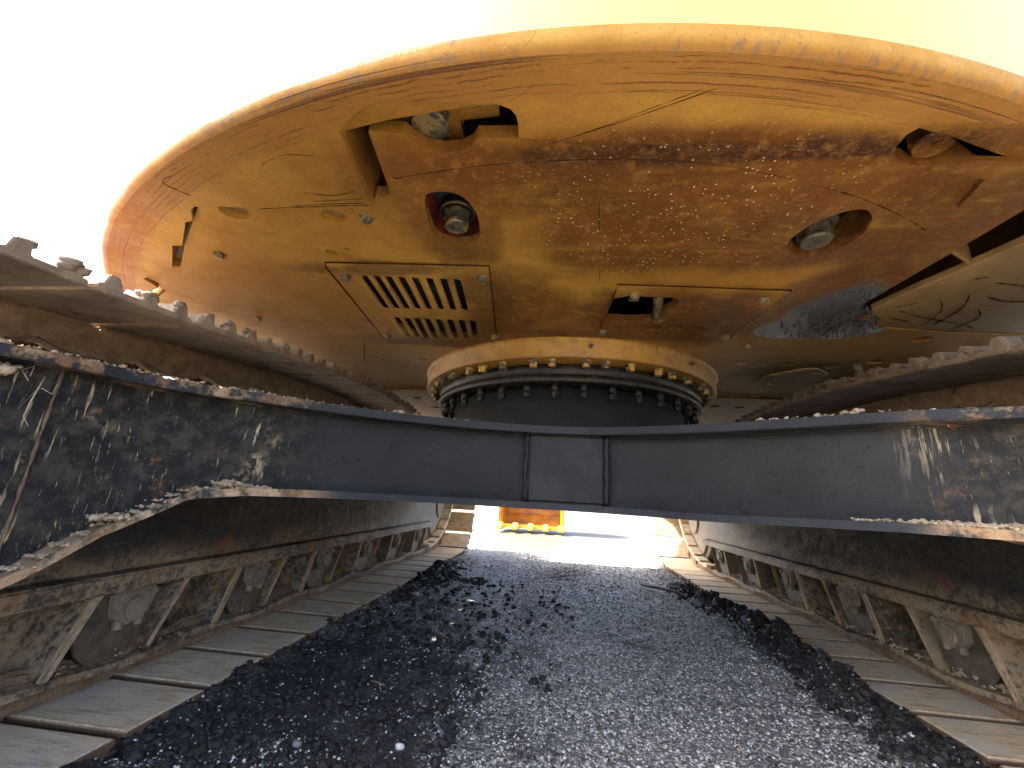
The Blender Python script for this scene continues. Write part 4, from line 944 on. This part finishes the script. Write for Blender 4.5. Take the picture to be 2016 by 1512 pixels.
for x in (-1.50, 1.85):   # deck skirts closing the side of the frame
    b = MB(); b.box(x-.012, x+.012, 1.62 if x < 0 else 1.62, front, ZU+.021, 1.50); b.build('deck_skirt', M['side'], EX)
b = MB(); b.box(-1.49, 1.84, front-.012, front+.012, ZU+.021, 1.50); b.build('deck_skirt', M['side'], EX)

# ================================================================== DRIED MUD, ROOTS
def heap(name, label, cs, par=None, mats=None, n_each=1, sub=ICO2):
    pts = []; sz = []
    for (x, y, z, spread, r, n) in cs:
        for _ in range(n): pts.append((x+rng.normal(0, spread), y+rng.normal(0, spread), z+abs(rng.normal(0, spread*.25)))); sz.append(r*(.3+.9*rng.random()**2))
    return scatter(name, np.array(pts), np.array(sz), mats or [M['mud']], sub, label=label)
lf = [p for p in offs(D, .022)]
cs = []
for p in lf:
    if -1.2 < p[0] < -.78: cs.append((p[0], p[1], p[2]+.020, .012, .0045 if p[0] > -.9 else .0045, 40))
    if .70 < p[0] < 1.34: cs.append((p[0], p[1], p[2]+.021, .010, .0085 if p[0] > .86 else .006, 80 if p[0] > .82 else 12))
cs.append((-.855, 1.03, .592, .016, .010, 60)); cs.append((-1.00, .88, .505, .018, .009, 60))
heap('dried_mud', 'pale dried mud lumps on the lower flange of the carbody', cs)
cs = []
for p in lf:
    if -1.2 < p[0] < -.3: cs.append((p[0]+.01, p[1]+.03, .842, .014, .005, 14))
    if .55 < p[0] < 1.3: cs.append((p[0], p[1]+.03, .842, .014, .006, 8))
cs.append((.72, 1.09, .848, .010, .014, 7)); cs.append((.66, 1.13, .845, .006, .010, 2)); cs.append((-.52, 1.27, .845, .01, .011, 5))
heap('dried_mud', 'sandy crumbs and lumps on the top plate of the carbody', cs)
cs = [(1.345+.02*(k % 2), .95+.13*k, .118, .022, .0065, 46) for k in range(22)]
heap('dried_mud', 'pale dirt lying inside the right roller guards', cs)
cs = [(-1.235, 1.05+.17*k, .112, .024, .004, 22) for k in range(18)]
heap('dried_mud', 'dirt crumbs lying inside the left roller guards', cs)
cs = [(-1.165, .66, .79, .03, .016, 60), (-1.175, .65, .72, .03, .016, 60), (-1.13, .68, .838, .02, .010, 30)]
heap('dried_mud', 'mud packed into the corner beside the left track frame', cs)
b = MB(); b.tube([(-1.10, .72, .72), (-1.085, .73, .765), (-1.07, .725, .79), (-1.075, .72, .74), (-1.08, .72, .705), (-1.06, .72, .685)], [.0008, .0012, .0012, .0012, .0012, .0005], 5)
b.tube([(-1.085, .73, .765), (-1.06, .72, .764), (-1.035, .722, .753), (-1.03, .722, .775)], [.0012, .001, .001, .0006], 5); b.tube([(-1.10, .72, .79), (-1.09, .715, .81), (-1.11, .71, .80), (-1.10, .72, .78)], .0012, 5)
o = b.build('dry_root', M['root']); o['label'] = 'thin dry roots tangled on the left arm of the carbody'; o['category'] = 'root'
x0, y0 = -.56, 1.42; g0 = float(gheight(x0, y0))
b = MB(); b.tube([(x0, y0+.02, g0+.016), (x0+.035, y0, g0+.02), (x0+.055, y0-.035, g0+.012)], [.0014, .0016, .0006], 5); b.tube([(x0+.015, y0+.01, g0+.018), (x0+.05, y0+.005, g0+.014)], .0009, 5)
o = b.build('straw', M['root']); o['label'] = 'short pale straw lying on the black soil'; o['category'] = 'straw'
gz = float(gheight(.83, 3.25))
b = MB(); b.tube([(.66, 3.55, gz+.02), (.74, 3.42, gz+.03), (.84, 3.28, gz+.035), (.88, 3.18, gz+.015)], .010, 8)
o = b.build('black_hose', M['rubber']); o['label'] = 'short piece of black hose half buried by the right track'; o['category'] = 'hose'

# ================================================================== FAR BUCKET
BX, BY = -.46, 8.0; HW = .575
BK_ = put('bucket', None, loc=(BX, BY, 0), category='bucket', label='orange digging bucket with five teeth resting on the yard')
prof = [(0, .10), (.30, .05), (.62, .10), (.88, .28), (1.0, .55), (.98, .85), (.85, 1.12), (.55, 1.30), (.25, 1.33)]
b = MB()
inn_ = [(p[0]*.95+.01 if i else 0, p[1]*.95+.045) for i, p in enumerate(prof)]
for i in range(len(prof)-1):
    b.prism([prof[i], prof[i+1], inn_[i+1], inn_[i]], BX-HW, BX+HW, 'x')
for v in b.bm.verts: v.co.y += BY
b.build('shell', M['bucket'], BK_)
for s in (-1, 1):
    b = MB(); b.prism([(BY+p[0], p[1]) for p in prof]+[(BY-.02, .9), (BY-.05, .5)], BX+s*HW-.03, BX+s*HW+.03, 'x'); b.bevel(.012, 2); b.build('side_plate', M['tooth'] if s > 0 else M['bucket'], BK_)
b = MB(); b.box(BX-HW, BX+HW, BY-.05, BY+.06, .075, .125); b.build('lip', M['tooth'], BK_)
for k in range(5):
    x = BX-HW+.02+k*(2*HW-.04)/4
    b = MB(); b.blob((x, BY-.06, .10), .075, 3, (1, 1.2, .95), .0, 2); b.prism([(BY-.30, .085), (BY-.06, .16), (BY-.06, .05), (BY-.30, .065)], x-.045, x+.045, 'x'); b.build('tooth', M['tooth'], BK_)
b = MB(); b.box(BX-.3, BX-.22, BY+.3, BY+.7, 1.28, 1.6); b.box(BX+.22, BX+.3, BY+.3, BY+.7, 1.28, 1.6); b.cyl((BX-.35, BY+.5, 1.5), (1, 0, 0), .05, .7, 16); b.build('hanger', M['bucket'], BK_)

# ================================================================== YARD BEYOND
def trailer(x, y, L, lab, col):
    t = put('trailer', None, loc=(x, y, 0), category='trailer', label=lab)
    b = MB(); b.box(x-L/2, x+L/2, y, y+2.4, 1.0, 3.2); b.bevel(.05, 2); b.build('body', col, t)
    b = MB(); b.box(x-L/2, x+L/2, y+.1, y+2.2, .78, .98); b.build('chassis', M['rubber'], t)
    for wx in (x-L/2+.9, x-L/2+2.0, x+L/2-2.4, x+L/2-1.2):
        b = MB(); b.cyl((wx, y+.05, .48), (0, 1, 0), .48, .3, 28); w_ = b.build('wheel', M['rubber'], t)
        b = MB(); b.cyl((wx, y+.02, .48), (0, 1, 0), .25, .03, 20); b.build('rim', M['tank'], w_)
    b = MB(); b.box(x-.1, x+.1, y+.05, y+.2, .1, .8); b.build('support_leg', M['white'], t)
trailer(-7.0, 60, 11, 'white box trailer parked far off across the yard', M['white'])
trailer(9.0, 75, 12, 'pale grey trailer parked furthest away on the right', M['tank'])
b = MB(); b.prism([(-60, 0), (-15, 0), (-15, 7), (-37, 10), (-60, 7)], 110, 140, 'y'); o = b.build('shed', M['tank']); o['category'] = 'shed'; o['label'] = 'long pale metal shed behind the yard'
bpy.context.view_layer.update()
